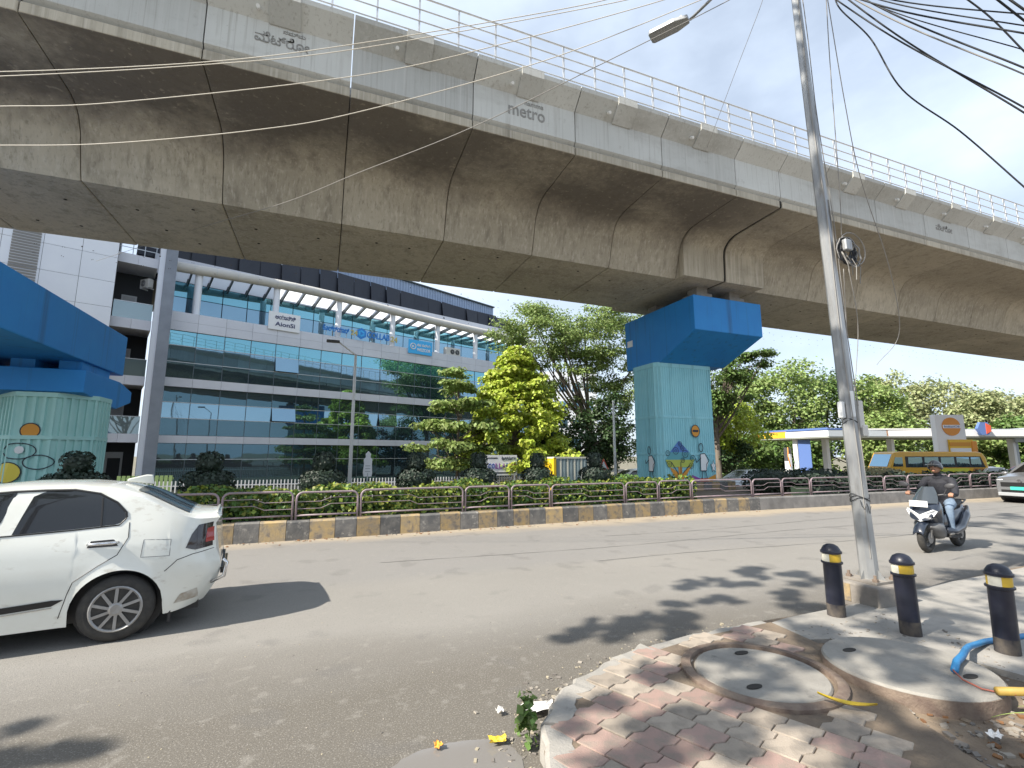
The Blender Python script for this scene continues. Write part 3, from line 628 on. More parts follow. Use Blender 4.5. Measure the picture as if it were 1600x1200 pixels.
# ------------------------------------------------------------------ glass office building
def glass_mat(name, gcol, dcol, fac, rough=.015, wav=.004):
    m = bpy.data.materials.new(name); m.use_nodes = True; nt = m.node_tree; N = nt.nodes; L = nt.links
    d = N['Principled BSDF']; d.inputs['Base Color'].default_value = (*dcol, 1); d.inputs['Roughness'].default_value = .25
    g = N.new('ShaderNodeBsdfGlossy'); g.inputs['Color'].default_value = (*gcol, 1); g.inputs['Roughness'].default_value = rough
    lw = N.new('ShaderNodeLayerWeight'); lw.inputs[0].default_value = .35
    mr = N.new('ShaderNodeMapRange'); mr.inputs[3].default_value = fac; mr.inputs[4].default_value = min(1, fac + .45); L.new(lw.outputs['Facing'], mr.inputs[0])
    if wav:
        tc = N.new('ShaderNodeTexCoord'); n = N.new('ShaderNodeTexNoise'); n.inputs['Scale'].default_value = .7; n.inputs['Detail'].default_value = 1; L.new(tc.outputs['Object'], n.inputs['Vector'])
        b = N.new('ShaderNodeBump'); b.inputs['Strength'].default_value = .12; b.inputs['Distance'].default_value = wav * 8; L.new(n.outputs['Fac'], b.inputs['Height']); L.new(b.outputs[0], g.inputs['Normal'])
    ms = N.new('ShaderNodeMixShader'); L.new(mr.outputs[0], ms.inputs[0]); L.new(d.outputs[0], ms.inputs[1]); L.new(g.outputs[0], ms.inputs[2]); L.new(ms.outputs[0], N['Material Output'].inputs[0])
    MATS[name] = m
glass_mat('glass_vision', (.42, .68, .86), (.006, .025, .04), .42)
glass_mat('glass_teal', (.32, .68, .8), (.02, .14, .19), .5)
glass_mat('glass_dark', (.24, .46, .58), (.004, .016, .024), .22)
glass_mat('glass_rail', (.5, .62, .66), (.12, .17, .18), .3)
glass_mat('car_glass', (.55, .58, .56), (.005, .005, .006), .04, .02, 0)
M('panel_white', (.62, .63, .68), .35, (.57, .58, .63), .8, rnd=.04)
M('panel_bright', (.74, .76, .8), .4, (.7, .72, .77), .5, rnd=.03)
M('seam', (.07, .075, .085), .6); M('mullion', (.1, .13, .15), .4, metal=.4); M('transom', (.5, .53, .56), .35, metal=.4)
M('navy_clad', (.012, .016, .028), .55, (.018, .022, .034), .5); M('corrugated', (.3, .38, .52), .45, (.26, .33, .46), .7, metal=.2)
M('pillar_grey', (.24, .265, .31), .7, (.2, .22, .26), 1.2, bump=.1); M('pillar_edge', (.62, .65, .72), .6); M('pipe_cream', (.55, .53, .49), .5, (.48, .46, .43), 1)
M('recess_dark', (.035, .037, .042), .8); M('beam_dark', (.05, .07, .08), .5); M('canopy_sheet', (.8, .84, .88), .4, trans=.75); M('frame_grey', (.45, .46, .47), .5); M('louvre', (.38, .38, .385), .6)
M('sign_white', (.75, .75, .76), .5); M('sign_navy', (.03, .04, .12), .5); M('sign_blue', (.02, .2, .6), .5); M('banner_blue', (.05, .42, .82), .5); M('sign_gold', (.5, .42, .15), .5)
M('ac_body', (.6, .59, .56), .55, (.52, .51, .48), 3)
BO = Vector((-10.35, 38.0, -.5)); BR = R(19)
off = thing('office_building', 'glass fronted office block with pale floor bands and rooftop pergola behind the median', 'building', BO, BR)
def bb(x0, x1, y0, y1, z0, z1, name, mat, par=None, bev=0.): return MB().box(x0, x1, y0, y1, z0 + .5, z1 + .5).build(name, mat, par or off, bevel=bev)
PW = 1.72; NC = 20
bb(-.1, PW * NC, .12, 14, -.5, 11.5, 'core_wall', 'recess_dark')
pane_cache = {}
def pane(t0, t1, z0, z1, mat, tilt=True, open_=0.):
    key = (round(t1 - t0, 3), round(z1 - z0, 3), mat)
    if key not in pane_cache:
        mb = MB().box(0, t1 - t0 - .05, 0, .02, -(z1 - z0 - .05), 0); me_o = mb.build('pane', mat, off); me = me_o.data; bpy.data.objects.remove(me_o); pane_cache[key] = me
    rx, rz_ = (random.gauss(0, .0022), random.gauss(0, .0022)) if tilt else (0, 0)
    return share('pane', pane_cache[key], off, (t0 + .025, -.01 if not open_ else -.06, z1 - .025 + .5), (rx - open_, 0, rz_))
OPEN = {(4, 8.12): .22, (4, 4.27): .3, (9, 4.27): .3, (9, 3.1): 0}
rows = [(-.5, 1.5, 'glass_dark'), (1.5, 2.6, 'glass_dark'), (3.1, 4.27, 'glass_dark'), (4.27, 5.34, 'glass_vision'), (5.34, 6.4, 'glass_dark'), (7.0, 8.12, 'glass_vision'), (8.12, 9.27, 'glass_vision'), (9.27, 10.3, 'glass_teal')]
for c in range(NC):
    for z0, z1, m_ in rows:
        pane(c * PW, (c + 1) * PW, z0, z1, m_, True, OPEN.get((c, z0), 0))
for c in range(NC + 1):
    for z0, z1 in ((-.5, 2.6), (3.1, 6.4), (7.0, 10.3)): bb(c * PW - .022, c * PW + .022, -.035, .1, z0, z1, 'mullion', 'mullion')
for zt in (1.5, 4.27, 5.34, 8.12, 9.27): bb(0, PW * NC, -.05, .1, zt - .022, zt + .022, 'transom', 'transom')
for z0, z1 in ((2.6, 3.1), (6.4, 7.0), (10.3, 10.93), (10.94, 11.6)):
    for c in range(NC): bb(c * PW + .008, (c + 1) * PW - .008, -.16, .1, z0, z1, 'band_panel', 'panel_white')
    bb(0, PW * NC, -.13, .11, z0 + .02, z1 - .02, 'band_backing', 'seam')
# terrace and pergola
bb(0, PW * NC, 2.6, 13, 11.5, 14.9, 'terrace_wall', 'recess_dark')
for c in range(NC):
    bb(c * PW + .03, (c + 1) * PW - .03, 2.5, 2.58, 11.5, 13.35, 'terrace_pane', 'glass_vision'); bb(c * PW + .03, (c + 1) * PW - .03, 2.5, 2.58, 13.4, 14.5, 'terrace_pane', 'glass_teal')
pz = lambda t: 14.75 + .5 * math.exp(-((t - 9) / 9) ** 2) - .1
MB().tube([(t, .05, pz(t) + .5) for t in np.linspace(-.5, PW * NC, 26)], .36, 14).build('pergola_pipe', 'pipe_cream', off, smooth=True, auto=40)
for t in np.linspace(-.2, PW * NC - .6, 26)[1:-1]: MB().tube([(t, .05, pz(t) + .5), (t + .03, .05, pz(t + .03) + .5)], .368, 14).build('pipe_joint', 'frame_grey', off)
for k, t in enumerate((1.55, 6.75, 11.7, 16.7, 21.5, 26.1, 31)):
    MB().cyl((t, .35, 12.0), (t, .35, pz(t) + .45), .24, n=14).build('terrace_column', 'panel_bright', off, smooth=True, auto=40)
t = -.2
while t < PW * NC:
    MB().bar((t, .1, pz(t) + .42), (t, 2.6, 14.9), .09, .26).build('pergola_beam', 'beam_dark', off)
    MB().add([(t + .08, .5, pz(t) + .56), (t + 1.2, .5, pz(t) + .56), (t + 1.2, 2.55, 15.06), (t + .08, 2.55, 15.06)], [(0, 1, 2, 3)]).build('canopy_sheet', 'canopy_sheet', off)
    t += 1.3
# set back upper storey: white fascia, dark folded cladding, corrugated sheet
bb(-1, PW * NC, 2.7, 3.0, 14.95, 16.4, 'roof_fascia', 'panel_white')
for i in range(22):
    x0 = -2 + i * 1.6; a = .35 * random.random()
    MB().add([(x0, 3.0 - a, 16.6), (x0 + 1.6, 3.0, 16.6), (x0 + 1.6, 3.2, 19.4 - .035 * (x0 + 1.6)), (x0, 3.2 - a * .3, 19.4 - .035 * x0)], [(0, 1, 2, 3)]).build('cladding_sheet', 'navy_clad', off)
bb(-2, 31.2, 3.3, 13, 14.5, 18.0, 'upper_wall', 'navy_clad')
cb = MB(); x = 8.
while x < 31.3:
    cb.box(x, x + .16, 4.0, 4.08, 17.5, 20.7 - .045 * (x - 8)); cb.box(x + .16, x + .32, 4.05, 4.08, 17.5, 20.7 - .045 * (x - 8)); x += .32
tag(cb.build('corrugated_sheet', 'corrugated', off), kind='stuff')
MB().bar((8, 3.95, 20.75), (31.4, 3.95, 19.72), .3, .12).build('roof_edge', 'beam_dark', off)
# tall pillar and stair bay with balconies at the left end
bb(-.55, .1, -1.0, .0, -.5, 22, 'pillar', 'pillar_grey', bev=.02); bb(-.86, -.555, -.9, .0, -.5, 22, 'pillar_edge', 'pillar_edge')
bb(-3.0, -.9, 2.4, 13, -.5, 15.2, 'stair_wall', 'recess_dark')
for zf, top in ((2.6, 3.15), (6.3, 6.9), (10.0, 10.65), (14.35, 15.0)):
    bb(-3.0, -1.95, -.1, 2.4, zf, top, 'balcony_slab', 'panel_white'); bb(-1.94, -.9, -.1, 2.4, zf, top, 'balcony_slab', 'panel_white')
    if top < 14:
        bb(-2.95, -.92, -.04, -.02, top, top + 1.1, 'glass_balustrade', 'glass_rail'); bb(-2.95, -.92, -.055, -.005, top + 1.1, top + 1.14, 'hand_rail', 'transom')
        bb(-2.6, -1.75, 2.33, 2.38, top + .0, top + 2.15, 'door_frame', 'frame_grey'); bb(-2.5, -1.85, 2.3, 2.36, top + .05, top + 2.05, 'door', 'louvre')
    else:
        for q in range(4): MB().cyl((-2.9 + q * .62, 0, top + .5), (-2.9 + q * .62, 0, top + 1.5), .025, n=6).build('rail_post', 'transom', off)
        for q in (.45, .8, 1.0): bb(-2.95, -.95, -.02, .02, top + q - .02, top + q + .02, 'hand_rail', 'transom')
bb(-2.4, -1.5, 2.3, 2.38, -.5, 2.0, 'doorway', 'frame_grey'); bb(-2.28, -1.62, 2.26, 2.36, -.5, 1.6, 'door', 'recess_dark')
# pale panelled tower
bb(-22, -3.0, -.62, 13, -.5, 24, 'tower_wall', 'seam')
z = -.5
while z < 23:
    for x0 in np.arange(-20.2, -3.1, 1.72):
        if -8.3 < x0 + .8 < -6.0 and True: 
            pass
        bb(x0 + .01, min(x0 + 1.71, -3.01), -.66, -.6, z + .01, z + 1.64, 'facade_panel', 'panel_bright')
    z += 1.65
for q in np.arange(1, 23, .16): 
    if q < 23: pass
lb = MB()
for q in np.arange(1.5, 22, .17): lb.add([(-7.75, -.68, q + .5), (-6.55, -.68, q + .5), (-6.55, -.78, q + .61), (-7.75, -.78, q + .61)], [(0, 1, 2, 3)])
tag(lb.build('louvre_grille', 'louvre', off), kind='stuff')
# things fixed on the building
def ac(x, y, z, rz, label, grp='air conditioner outdoor units'):
    W_ = off.matrix_basis; 
    p = Matrix.Translation(BO) @ Matrix.Rotation(BR, 4, 'Z') @ Vector((x, y, z + .5))
    t = thing('air_conditioner', label, 'air conditioner', p, BR + rz, grp)
    MB().box(-.42, .42, -.17, .17, 0, .62).build('casing', 'ac_body', t, bevel=.03)
    g = MB()
    for k in range(4): g.tube([(-.1 + (.05 + .05 * k) * math.cos(a), -.185, .31 + (.05 + .05 * k) * math.sin(a)) for a in np.linspace(0, 2 * math.pi, 17)[:-1]], .008, 4, closed=True)
    MB().lathe([(.23, 0), (.23, .004)], (-.1, -.175, .31), 20, Matrix.Rotation(R(90), 3, 'X')).build('fan_opening', 'recess_dark', t); g.build('fan_grille', 'frame_grey', t)
    for sx in (-.3, .3): MB().box(sx - .03, sx + .03, -.2, .3, -.06, 0).build('bracket', 'frame_grey', t)
    return t
ac(-1.35, 1.0, 13.15, R(-60), 'upper boxy air conditioner hung on the top balcony beside the pillar')
ac(-1.45, 1.1, 11.2, R(-60), 'lower boxy air conditioner standing behind the top balcony glass')
def ac2():
    p = Matrix.Translation(BO) @ Matrix.Rotation(BR, 4, 'Z') @ Vector((23.1, -.1, 12.02))
    t = thing('air_conditioner', 'wide twin fan air conditioner on the terrace edge beside the yellow tree', 'air conditioner', p, BR, 'air conditioner outdoor units')
    MB().box(-.85, .85, 0, .5, 0, .85).build('casing', 'ac_body', t, bevel=.03)
    for cx_ in (-.1, .48):
        MB().lathe([(.25, 0), (.25, .006)], (cx_, -.004, .43), 20, Matrix.Rotation(R(90), 3, 'X')).build('fan_opening', 'recess_dark', t)
        g = MB()
        for k in range(3): g.bar((cx_ + .22 * math.cos(R(60 * k + 20)), -.015, .43 + .22 * math.sin(R(60 * k + 20))), (cx_ - .22 * math.cos(R(60 * k + 20)), -.015, .43 - .22 * math.sin(R(60 * k + 20))), .01, .05, (0, 1, 0))
        g.build('fan_blade', 'frame_grey', t)
ac2()
def bsign(name, label, x, z, y=-.3):
    p = Matrix.Translation(BO) @ Matrix.Rotation(BR, 4, 'Z') @ Vector((x, y, z + .5))
    return thing(name, label, 'sign', p, BR)
FT = lambda x, z, y=-.06: Matrix.Translation((x, y, z)) @ Matrix.Rotation(math.pi / 2, 4, 'X')
s = bsign('roof_sign', 'white board with dark lettering on the terrace edge at upper left', 7.3, 11.62)
MB().box(-1.15, 1.15, 0, .08, -.25, 1.15).build('board', 'sign_white', s)
text('lettering', 'ಅಯಾನ್ಸಿ', 'sign_navy', s, FT(.05, .78, -.01), 1, .01, fit=(1.5, .36), bold=.02); text('lettering', 'AionSi', 'sign_navy', s, FT(.05, .22, -.01), 1, .01, fit=(1.45, .34), bold=.02)
s = bsign('roof_letters', 'blue Kannada channel letters standing on the terrace edge left of the hexagon logo', 11.4, 11.62)
text('lettering', 'ಕೊಲ್ಲ್ಯಾಬ್', 'sign_blue', s, FT(-.1, .58), 1, .05, fit=(2.2, .5), bold=.02); text('lettering', '24', 'sign_gold', s, FT(1.45, .52), 1, .05, fit=(.6, .45), bold=.02)
for q in (-.9, -.4, .2, .8, 1.5): MB().box(q - .02, q + .02, -.03, 0, 0, .35).build('bracket', 'frame_grey', s)
s = bsign('roof_letters', 'blue hexagon logo and blue channel letters reading COLLAB 24 on the terrace edge', 15.1, 11.62)
hexa = [(-1.62 + .5 * math.cos(R(30 + 60 * i)), .55 + .5 * math.sin(R(30 + 60 * i))) for i in range(6)]
MB().prism(hexa, -.1, -.02, 'y').build('logo', 'sign_blue', s); MB().prism([(-1.62 + .3 * math.cos(R(30 + 60 * i)), .55 + .3 * math.sin(R(30 + 60 * i))) for i in range(6)], -.12, -.1, 'y').build('logo', 'banner_blue', s); MB().prism([(-1.72, .38), (-1.42, .55), (-1.72, .72)], -.14, -.12, 'y').build('logo', 'sign_blue', s)
text('lettering', 'COLLAB', 'sign_blue', s, FT(-.05, .55), 1, .05, fit=(2.1, .55), bold=.02); text('lettering', '24', 'sign_gold', s, FT(1.45, .5), 1, .05, fit=(.65, .5), bold=.02)
for q in (-1.6, -.6, .2, .9, 1.5): MB().box(q - .02, q + .02, -.03, 0, 0, .35).build('bracket', 'frame_grey', s)
s = bsign('banner', 'light blue banner with round white logo and two lines of white lettering', 19.3, 11.15)
MB().box(-1.25, 1.25, 0, .04, 0, 1.3).build('cloth', 'banner_blue', s)
MB().tube([(-.78 + .27 * math.cos(a), -.02, .68 + .27 * math.sin(a)) for a in np.linspace(0, 2 * math.pi, 21)[:-1]], .045, 6, closed=True).build('logo', 'sign_white', s); MB().prism([(-.88, .55), (-.64, .68), (-.88, .81)], -.02, -.005, 'y').build('logo', 'sign_white', s)
text('lettering', 'ಸಹ ಕಾರ್ಯ', 'sign_white', s, FT(.35, .88, -.01), 1, .01, fit=(1.45, .28), bold=.02); text('lettering', 'WEZCOR', 'sign_white', s, FT(.35, .42, -.01), 1, .01, fit=(1.45, .3), bold=.03)
# slim tower seen through the trees
tw = thing('distant_tower', 'pale slim high rise seen through the branches left of the pier', 'building', (41, 76, -1.2), R(-15))
MB().box(-5, 5, 0, 10, 0, 18).build('wall', 'panel_bright', tw)
wm = MB().box(-.7, .7, -.05, .05, 0, 1.5).build('window', 'glass_vision', tw); wm.location = (-3.6, 0, 1.2)
for i in range(4):
    for k in range(5):
        if i or k: share('window', wm.data, tw, (-3.6 + i * 2.4, 0, 1.2 + 3.3 * k))
# white picket fence before the office block
fz = lambda x: gz(x, 27)
pf = thing('picket_fence', 'low pale picket fence seen between the clipped bushes before the office block', 'fence', (3, 27, -.5)); pb = MB()
for x in np.arange(-12, 24, .16): pb.box(x, x + .05, 27, 27.03, gz(x, 27), gz(x, 27) + 1.08)
tag(pb.build('pickets', 'sign_white', pf, (3, 27, -.5)), kind='stuff')
for zz in (.25, .85): MB().tube([(x, 27.05, gz(x, 27) + zz) for x in np.arange(-12, 24, 2)], .03, 4).build('rail', 'sign_white', pf, (3, 27, -.5))
M('green_paint', (.25, .36, .14), .6)
gp = thing('fence_panel', 'pale green slatted panel at the foot of the grey pillar', 'fence', (-8.3, 30, -.5)); 
for i in range(12): MB().box(-9.6 + i * .2, -9.45 + i * .2, 30, 30.03, -.5, .75).build('slat', 'green_paint', gp, (-8.3, 30, -.5))
MB().box(-9.6, -7.2, 30.04, 30.08, .55, .65).build('rail', 'green_paint', gp, (-8.3, 30, -.5))
# ------------------------------------------------------------------ trees and planting
def bez(a, c, sag, n=6):
    a, c = Vector(a), Vector(c); mid = (a + c) / 2 + Vector(sag)
    return [a * (1 - t) ** 2 + mid * 2 * t * (1 - t) + c * t * t for t in [i / n for i in range(n + 1)]]
def tree(name, label, base, trunk_h, trunk_r, clumps, per, leaf, mat, bark='bark', cat='tree', group=None, limbs=14, lean=(0, 0), droop=0., aspect=.42, twigs=True):
    base = Vector(base); t = thing(name, label, cat, base, 0, group)
    top = base + Vector((lean[0], lean[1], trunk_h))
    mb = MB(); pts = bez(base - Vector((0, 0, .1)), top, (random.uniform(-.2, .2), random.uniform(-.2, .2), 0)); k = len(pts)
    mb.tube(pts, [trunk_r * (1.25 if i == 0 else 1 - .45 * i / (k - 1)) for i in range(k)], 9)
    mb.build('trunk', bark, t, base, True)
    sel = sorted(range(len(clumps)), key=lambda i: -max(clumps[i][1]))[:limbs * 2]; random.shuffle(sel); lb = MB()
    for i in sel[:limbs]:
        c = Vector(clumps[i][0]); f = min(random.uniform(.5, 1), max(.3, (c.z - base.z) / (trunk_h + .01) * .75)); st = base.lerp(top, f)
        path_ = bez(st, c, (0, 0, -.12 * (c - st).length + random.uniform(-.2, .5))); r0 = trunk_r * .42 * random.uniform(.7, 1.15)
        lb.tube(path_, [r0 * (1 - .8 * q / 6) for q in range(7)], 6)
        if twigs:
            for _ in range(2):
                e = Vector(clumps[random.choice(sel)][0])
                if (e - c).length < 3.5: s2 = path_[3]; lb.tube(bez(s2, e, (0, 0, .2), 4), [r0 * .4, r0 * .32, r0 * .25, r0 * .18, r0 * .1], 5)
    lb.build('limbs', bark, t, base, True)
    P, Nn = clump_points(clumps, per); leaf_mesh('crown', P, Nn, leaf, mat, t, aspect, base, droop)
    return t
def blob(c, r, n, cr, flat=.6, hollow=.35):
    out = []
    for _ in range(n):
        d = Vector(rng.normal(size=3)); d.normalize(); q = random.uniform(hollow, 1) ** .7; s = cr * random.uniform(.65, 1.35)
        out.append(((c[0] + d.x * q * r[0], c[1] + d.y * q * r[1], c[2] + d.z * q * r[2]), (s, s, s * flat)))
    return out
# bright yellow-green conical tree
cl = []; YT = (12.0, 30.0)
for _ in range(300):
    h = random.uniform(0, 1) ** 1.2; rad = 4.3 * (1 - h) ** .68 + .25; a = random.uniform(0, 2 * math.pi); q = random.uniform(.12, 1.) ** .5
    s = random.uniform(.42, .8) * (1 - .35 * h); cl.append(((YT[0] + rad * q * math.cos(a), YT[1] + rad * q * math.sin(a), 1.3 + 8.0 * h - .4 * q), (s, s, s * .5)))
tree('yellow_green_tree', 'bright yellow green conical tree beside the glass office block', (YT[0], YT[1], -.5), 8, .2, cl, 130, .26, 'leaf_yellow', droop=.6, limbs=26)
# tiered tree at its left
cl = []
for z, rad, n in ((1.2, 2.6, 26), (2.3, 2.8, 30), (3.5, 2.6, 26), (4.7, 1.9, 16), (5.9, 1.3, 9), (6.9, .7, 5)):
    for _ in range(n):
        a = random.uniform(0, 2 * math.pi); q = random.uniform(.25, 1); s = random.uniform(.4, .7); cl.append(((7.6 + rad * q * math.cos(a), 28.6 + rad * q * math.sin(a), z + random.uniform(-.15, .25)), (s, s, s * .35)))
tree('tiered_tree', 'olive green tree with flat tiers of leaves in front of the office glass', (7.6, 28.6, -.5), 7, .11, cl, 130, .22, 'leaf_fresh', limbs=24)
# big feathery rain tree behind
cl = blob((16.5, 35.5, 11.8), (4.2, 3, 2.6), 75, .95, .5) + blob((21.8, 34, 11.6), (5, 3.2, 3.0), 95, .9, .5) + blob((24.5, 33.5, 7.6), (2.8, 2.2, 3.2), 40, .7, .55) + blob((19, 35, 8.2), (5, 2.2, 2.6), 45, .75, .5)
tree('rain_tree', 'tall spreading tree with feathery green crown and bare pale limbs behind the yellow tree', (20.6, 34.8, -.8), 6.5, .36, cl, 165, .21, 'leaf_fresh', 'bark', limbs=13, aspect=.3)
cl = blob((16.6, 31.5, 2.4), (3.2, 1.6, 2.3), 40, .8, .7) + blob((20, 31.8, 3.2), (2.8, 1.6, 3.4), 46, .8, .7)
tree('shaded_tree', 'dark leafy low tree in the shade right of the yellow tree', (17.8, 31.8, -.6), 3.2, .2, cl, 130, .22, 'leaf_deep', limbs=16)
cl = blob((24.5, 37, 3), (3, 2, 2.4), 26, .9, .7)
tree('roadside_tree', 'small dull green tree just left of the pier foot', (24.5, 37, -.9), 3.5, .16, cl, 110, .24, 'leaf_mid', limbs=10)
# right of the pier
tree('dark_green_tree', 'dark green tree leaning out right of the blue pier cap', (29, 29.5, -.8), 6.5, .28, blob((29, 28.8, 7.6), (3.2, 2.2, 2.4), 46, .8, .5) + blob((31.6, 27.4, 9.3), (1.8, 1.2, .7), 10, .6, .35) + blob((28, 29, 5), (1.8, 1.6, 1.5), 14, .7, .6), 150, .24, 'leaf_mid', limbs=22, aspect=.32)
tree('lime_tree', 'yellowish round tree low beside the right side of the pier', (33, 32, -1), 3, .2, blob((33, 31.5, 3.9), (3.3, 2.2, 2.2), 44, .85, .6), 140, .24, 'leaf_yellow', limbs=14)
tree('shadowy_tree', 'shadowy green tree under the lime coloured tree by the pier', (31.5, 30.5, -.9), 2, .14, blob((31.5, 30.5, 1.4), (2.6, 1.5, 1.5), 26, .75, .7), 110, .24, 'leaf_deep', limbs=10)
FAR = [(54, 62, 14.5, 6, 'leaf_fresh', 'leafy green tree behind the left end of the station canopy'), (62, 58, 16, 6, 'leaf_fresh', 'tall fresh green tree left of the lamp pole'), (69, 54, 18.2, 6, 'leaf_fresh', 'highest bright green tree just left of the lamp pole'),
       (78, 55, 17.2, 6, 'leaf_mid', 'mid green tall tree right behind the lamp pole'), (82, 50, 15.6, 5.5, 'leaf_fresh', 'broad bright tree right of the lamp pole'), (92, 53, 18.0, 6, 'leaf_hazed', 'greyish pale tree above the middle of the station'), (99, 49, 16.2, 6.5, 'leaf_hazed', 'pale grey green tree left of the station totem'),
       (96, 43, 12.6, 5, 'leaf_hazed', 'dull pale tree behind the station totem'), (106, 45, 14.6, 6, 'leaf_hazed', 'dull olive tree right of the station totem'), (113, 42, 14.2, 6.5, 'leaf_hazed', 'olive tree near the right edge'), (120, 37, 12.5, 6, 'leaf_mid', 'dark olive tree at the right edge'), (74, 44, 8.5, 5, 'leaf_fresh', 'low bushy green tree under the station canopy'), (60, 48, 7, 5, 'leaf_mid', 'low green tree beyond the station column'), (90, 36, 8, 4.5, 'leaf_mid', 'dense round green tree right of the orange price board'), (98, 31, 7.6, 4.5, 'leaf_mid', 'dense green tree at far right under the grey roofs'), (50, 47, 5.2, 4.5, 'leaf_mid', 'low tree behind the parked cars right of the pier'), (84, 40, 6.5, 4.5, 'leaf_fresh', 'bushy tree seen between bus roof and canopy')]
for x, y, h, r, mt, lb_ in FAR:
    z0 = gz(x, y); cc = blob((x, y, z0 + h * .58), (r, r * .8, h * .42), int(34 + h * 2.2), r * .3, .62, .5) + blob((x, y - 1, z0 + h * .2), (r * 1.0, r * .6, h * .2), 12, r * .3, .7, .4)
    tree('background_tree', lb_, (x, y, z0), h * .6, .3, cc, 110, .46, mt, limbs=9, group='trees behind the filling station', twigs=False)
# street trees behind and beside the camera: they cast the dappled shade
tg = []
def shade(x, y, h, r, n=1):
    k = (h - .1) / SV.z
    out = []
    for _ in range(6):
        s = r * random.uniform(.22, .5); out.append(((x + SV.x * k + random.gauss(0, .62) * r, y + SV.y * k + random.gauss(0, .5) * r, h + random.uniform(-.3, .3)), (s, s, s * .5)))
    return out
A1 = [c for q in ((1.3, 1.6, 7.6, .5), (2.0, 2.2, 7.2, .35), (3.3, 2.7, 7.8, .42), (3.9, 3.2, 7.3, .45), (2.6, 1.5, 7.7, .55), (3.5, 1.4, 7.2, .55), (1.7, 3.0, 7.8, .22), (2.95, 4.55, 8.1, .36), (3.45, 4.5, 8.2, .32), (3.3, 4.2, 8.1, .3), (2.7, 4.6, 8.1, .2), (4.3, 2.5, 7.6, .5), (4.7, 3.6, 7.9, .55), (1.6, .7, 7.4, .7), (3.2, .4, 7.4, .8), (4.6, 1.4, 7.5, .6), (2.3, 2.75, 7.4, .2), (-1.65, 3.85, 7.6, .3), (-1.95, 4.0, 7.5, .3), (.4, 1.2, 7.5, .7), (1.5, 2.3, 7.6, .4), (2.5, 2.6, 7.5, .35), (2.9, 1.9, 7.5, .45), (2.1, 1.4, 7.4, .5), (1.2, 1.0, 7.5, .6), (3.1, 3.3, 7.7, .35), (3.6, 2.2, 7.5, .4)) for c in shade(*q)]
A2 = [c for q in ((5.1, 5.55, 8.8, 0.38), (5.9, 5.3, 9, 0.42), (6.5, 5.6, 8.9, 0.35), (4.4, 4.95, 8.7, 0.3), (5.5, 4.85, 8.8, 0.3), (5.2, 3.1, 8.4, 0.5), (6.0, 3.4, 8.7, 0.55), (6.9, 4.4, 8.6, 0.6), (7.6, 3.2, 8.8, 0.8), (8.8, 4.2, 8.5, 0.6), (9.8, 3.4, 8.9, 0.8), (8.4, 2.1, 8.7, 0.9), (11.5, 4.9, 13.0, 0.6), (13.2, 5.9, 13.2, 0.7), (15, 6.3, 13.4, 0.8), (17, 5.8, 13.6, 0.9), (14, 4.4, 13.0, 0.8), (11, 2.4, 13.2, 1), (16.2, 7.6, 13.4, 0.7), (19, 8.2, 13.6, 0.9), (16.8, 6.6, 13.0, 0.6), (13.2, 4.9, 13.2, 0.5), (6.2, 1.8, 8.6, 0.8), (5.6, 2.3, 8.2, 0.4), (5.3, 4.2, 8.8, 0.3)) for c in shade(*q)]
tree('street_tree', 'leafy street tree behind the viewer, its shade dapples the pavers', (-4.5, -3.2, 0), 6.6, .22, A1, 62, .11, 'leaf_mid', limbs=24, twigs=False)
tree('street_tree', 'second street tree further right behind the viewer, shading the road edge', (3.5, -3.6, .1), 7.4, .24, A2, 66, .12, 'leaf_mid', limbs=24, twigs=False)
# hedge, clipped bushes on the median
def hedge(label, u0, u1, top, mat, per_m, lf, dv0=.32, dv1=1.5, z0=.3, mat2=None, frac=0.):
    h = thing('hedge', label, 'hedge', ((u0 + u1) / 2, kv((u0 + u1) / 2) + .9, z0)); o = h.location
    n = int((u1 - u0) * per_m); uu = rng.uniform(u0, u1, n); s = rng.uniform(0, 1, n); P = np.empty((n, 3)); Nn = np.empty((n, 3))
    wob = .07 * np.sin(uu * 2.3) + .05 * np.sin(uu * 5.1 + 1)
    front = s < .55; kvv = np.interp(uu, KU, KV)
    P[:, 0] = uu; P[:, 1] = np.where(front, kvv + dv0 + rng.uniform(-.06, .14, n) + wob * .5, kvv + rng.uniform(dv0, dv1, n)); P[:, 2] = np.where(front, rng.uniform(z0, top, n), top + rng.uniform(-.2, .05, n) + wob)
    Nn[:] = np.where(front[:, None], np.array([[0, -1, .5]]), np.array([[0, -.2, 1]])) + rng.normal(size=(n, 3)) * .55
    leaf_mesh('foliage', P, Nn, lf, mat, h, .45, o)
    if mat2:
        k = rng.uniform(0, 1, n) < frac; leaf_mesh('foliage_light', P[k] + np.array([0, -.03, .03]), Nn[k], lf, mat2, h, .45, o)
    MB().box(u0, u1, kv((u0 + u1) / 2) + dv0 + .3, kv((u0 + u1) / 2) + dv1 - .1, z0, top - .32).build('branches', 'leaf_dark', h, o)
    return h
hedge('green hedge behind the railing at left, partly behind the white car', -9, .9, 1.0, 'leaf_hedge', 950, .095, mat2='leaf_varieg', frac=.25)
hedge('yellow variegated stretch of hedge behind the railing', .9, 3.0, 1.0, 'leaf_hedge', 950, .095, mat2='leaf_varieg', frac=.5)
hedge('fresh green hedge running up to the painted pier', 3.0, 11.2, 1.03, 'leaf_hedge', 900, .095, mat2='leaf_varieg', frac=.25)
hedge('dark clipped low hedge behind the railing right of the pier', 16.3, 60, .96, 'leaf_dark', 620, .13)
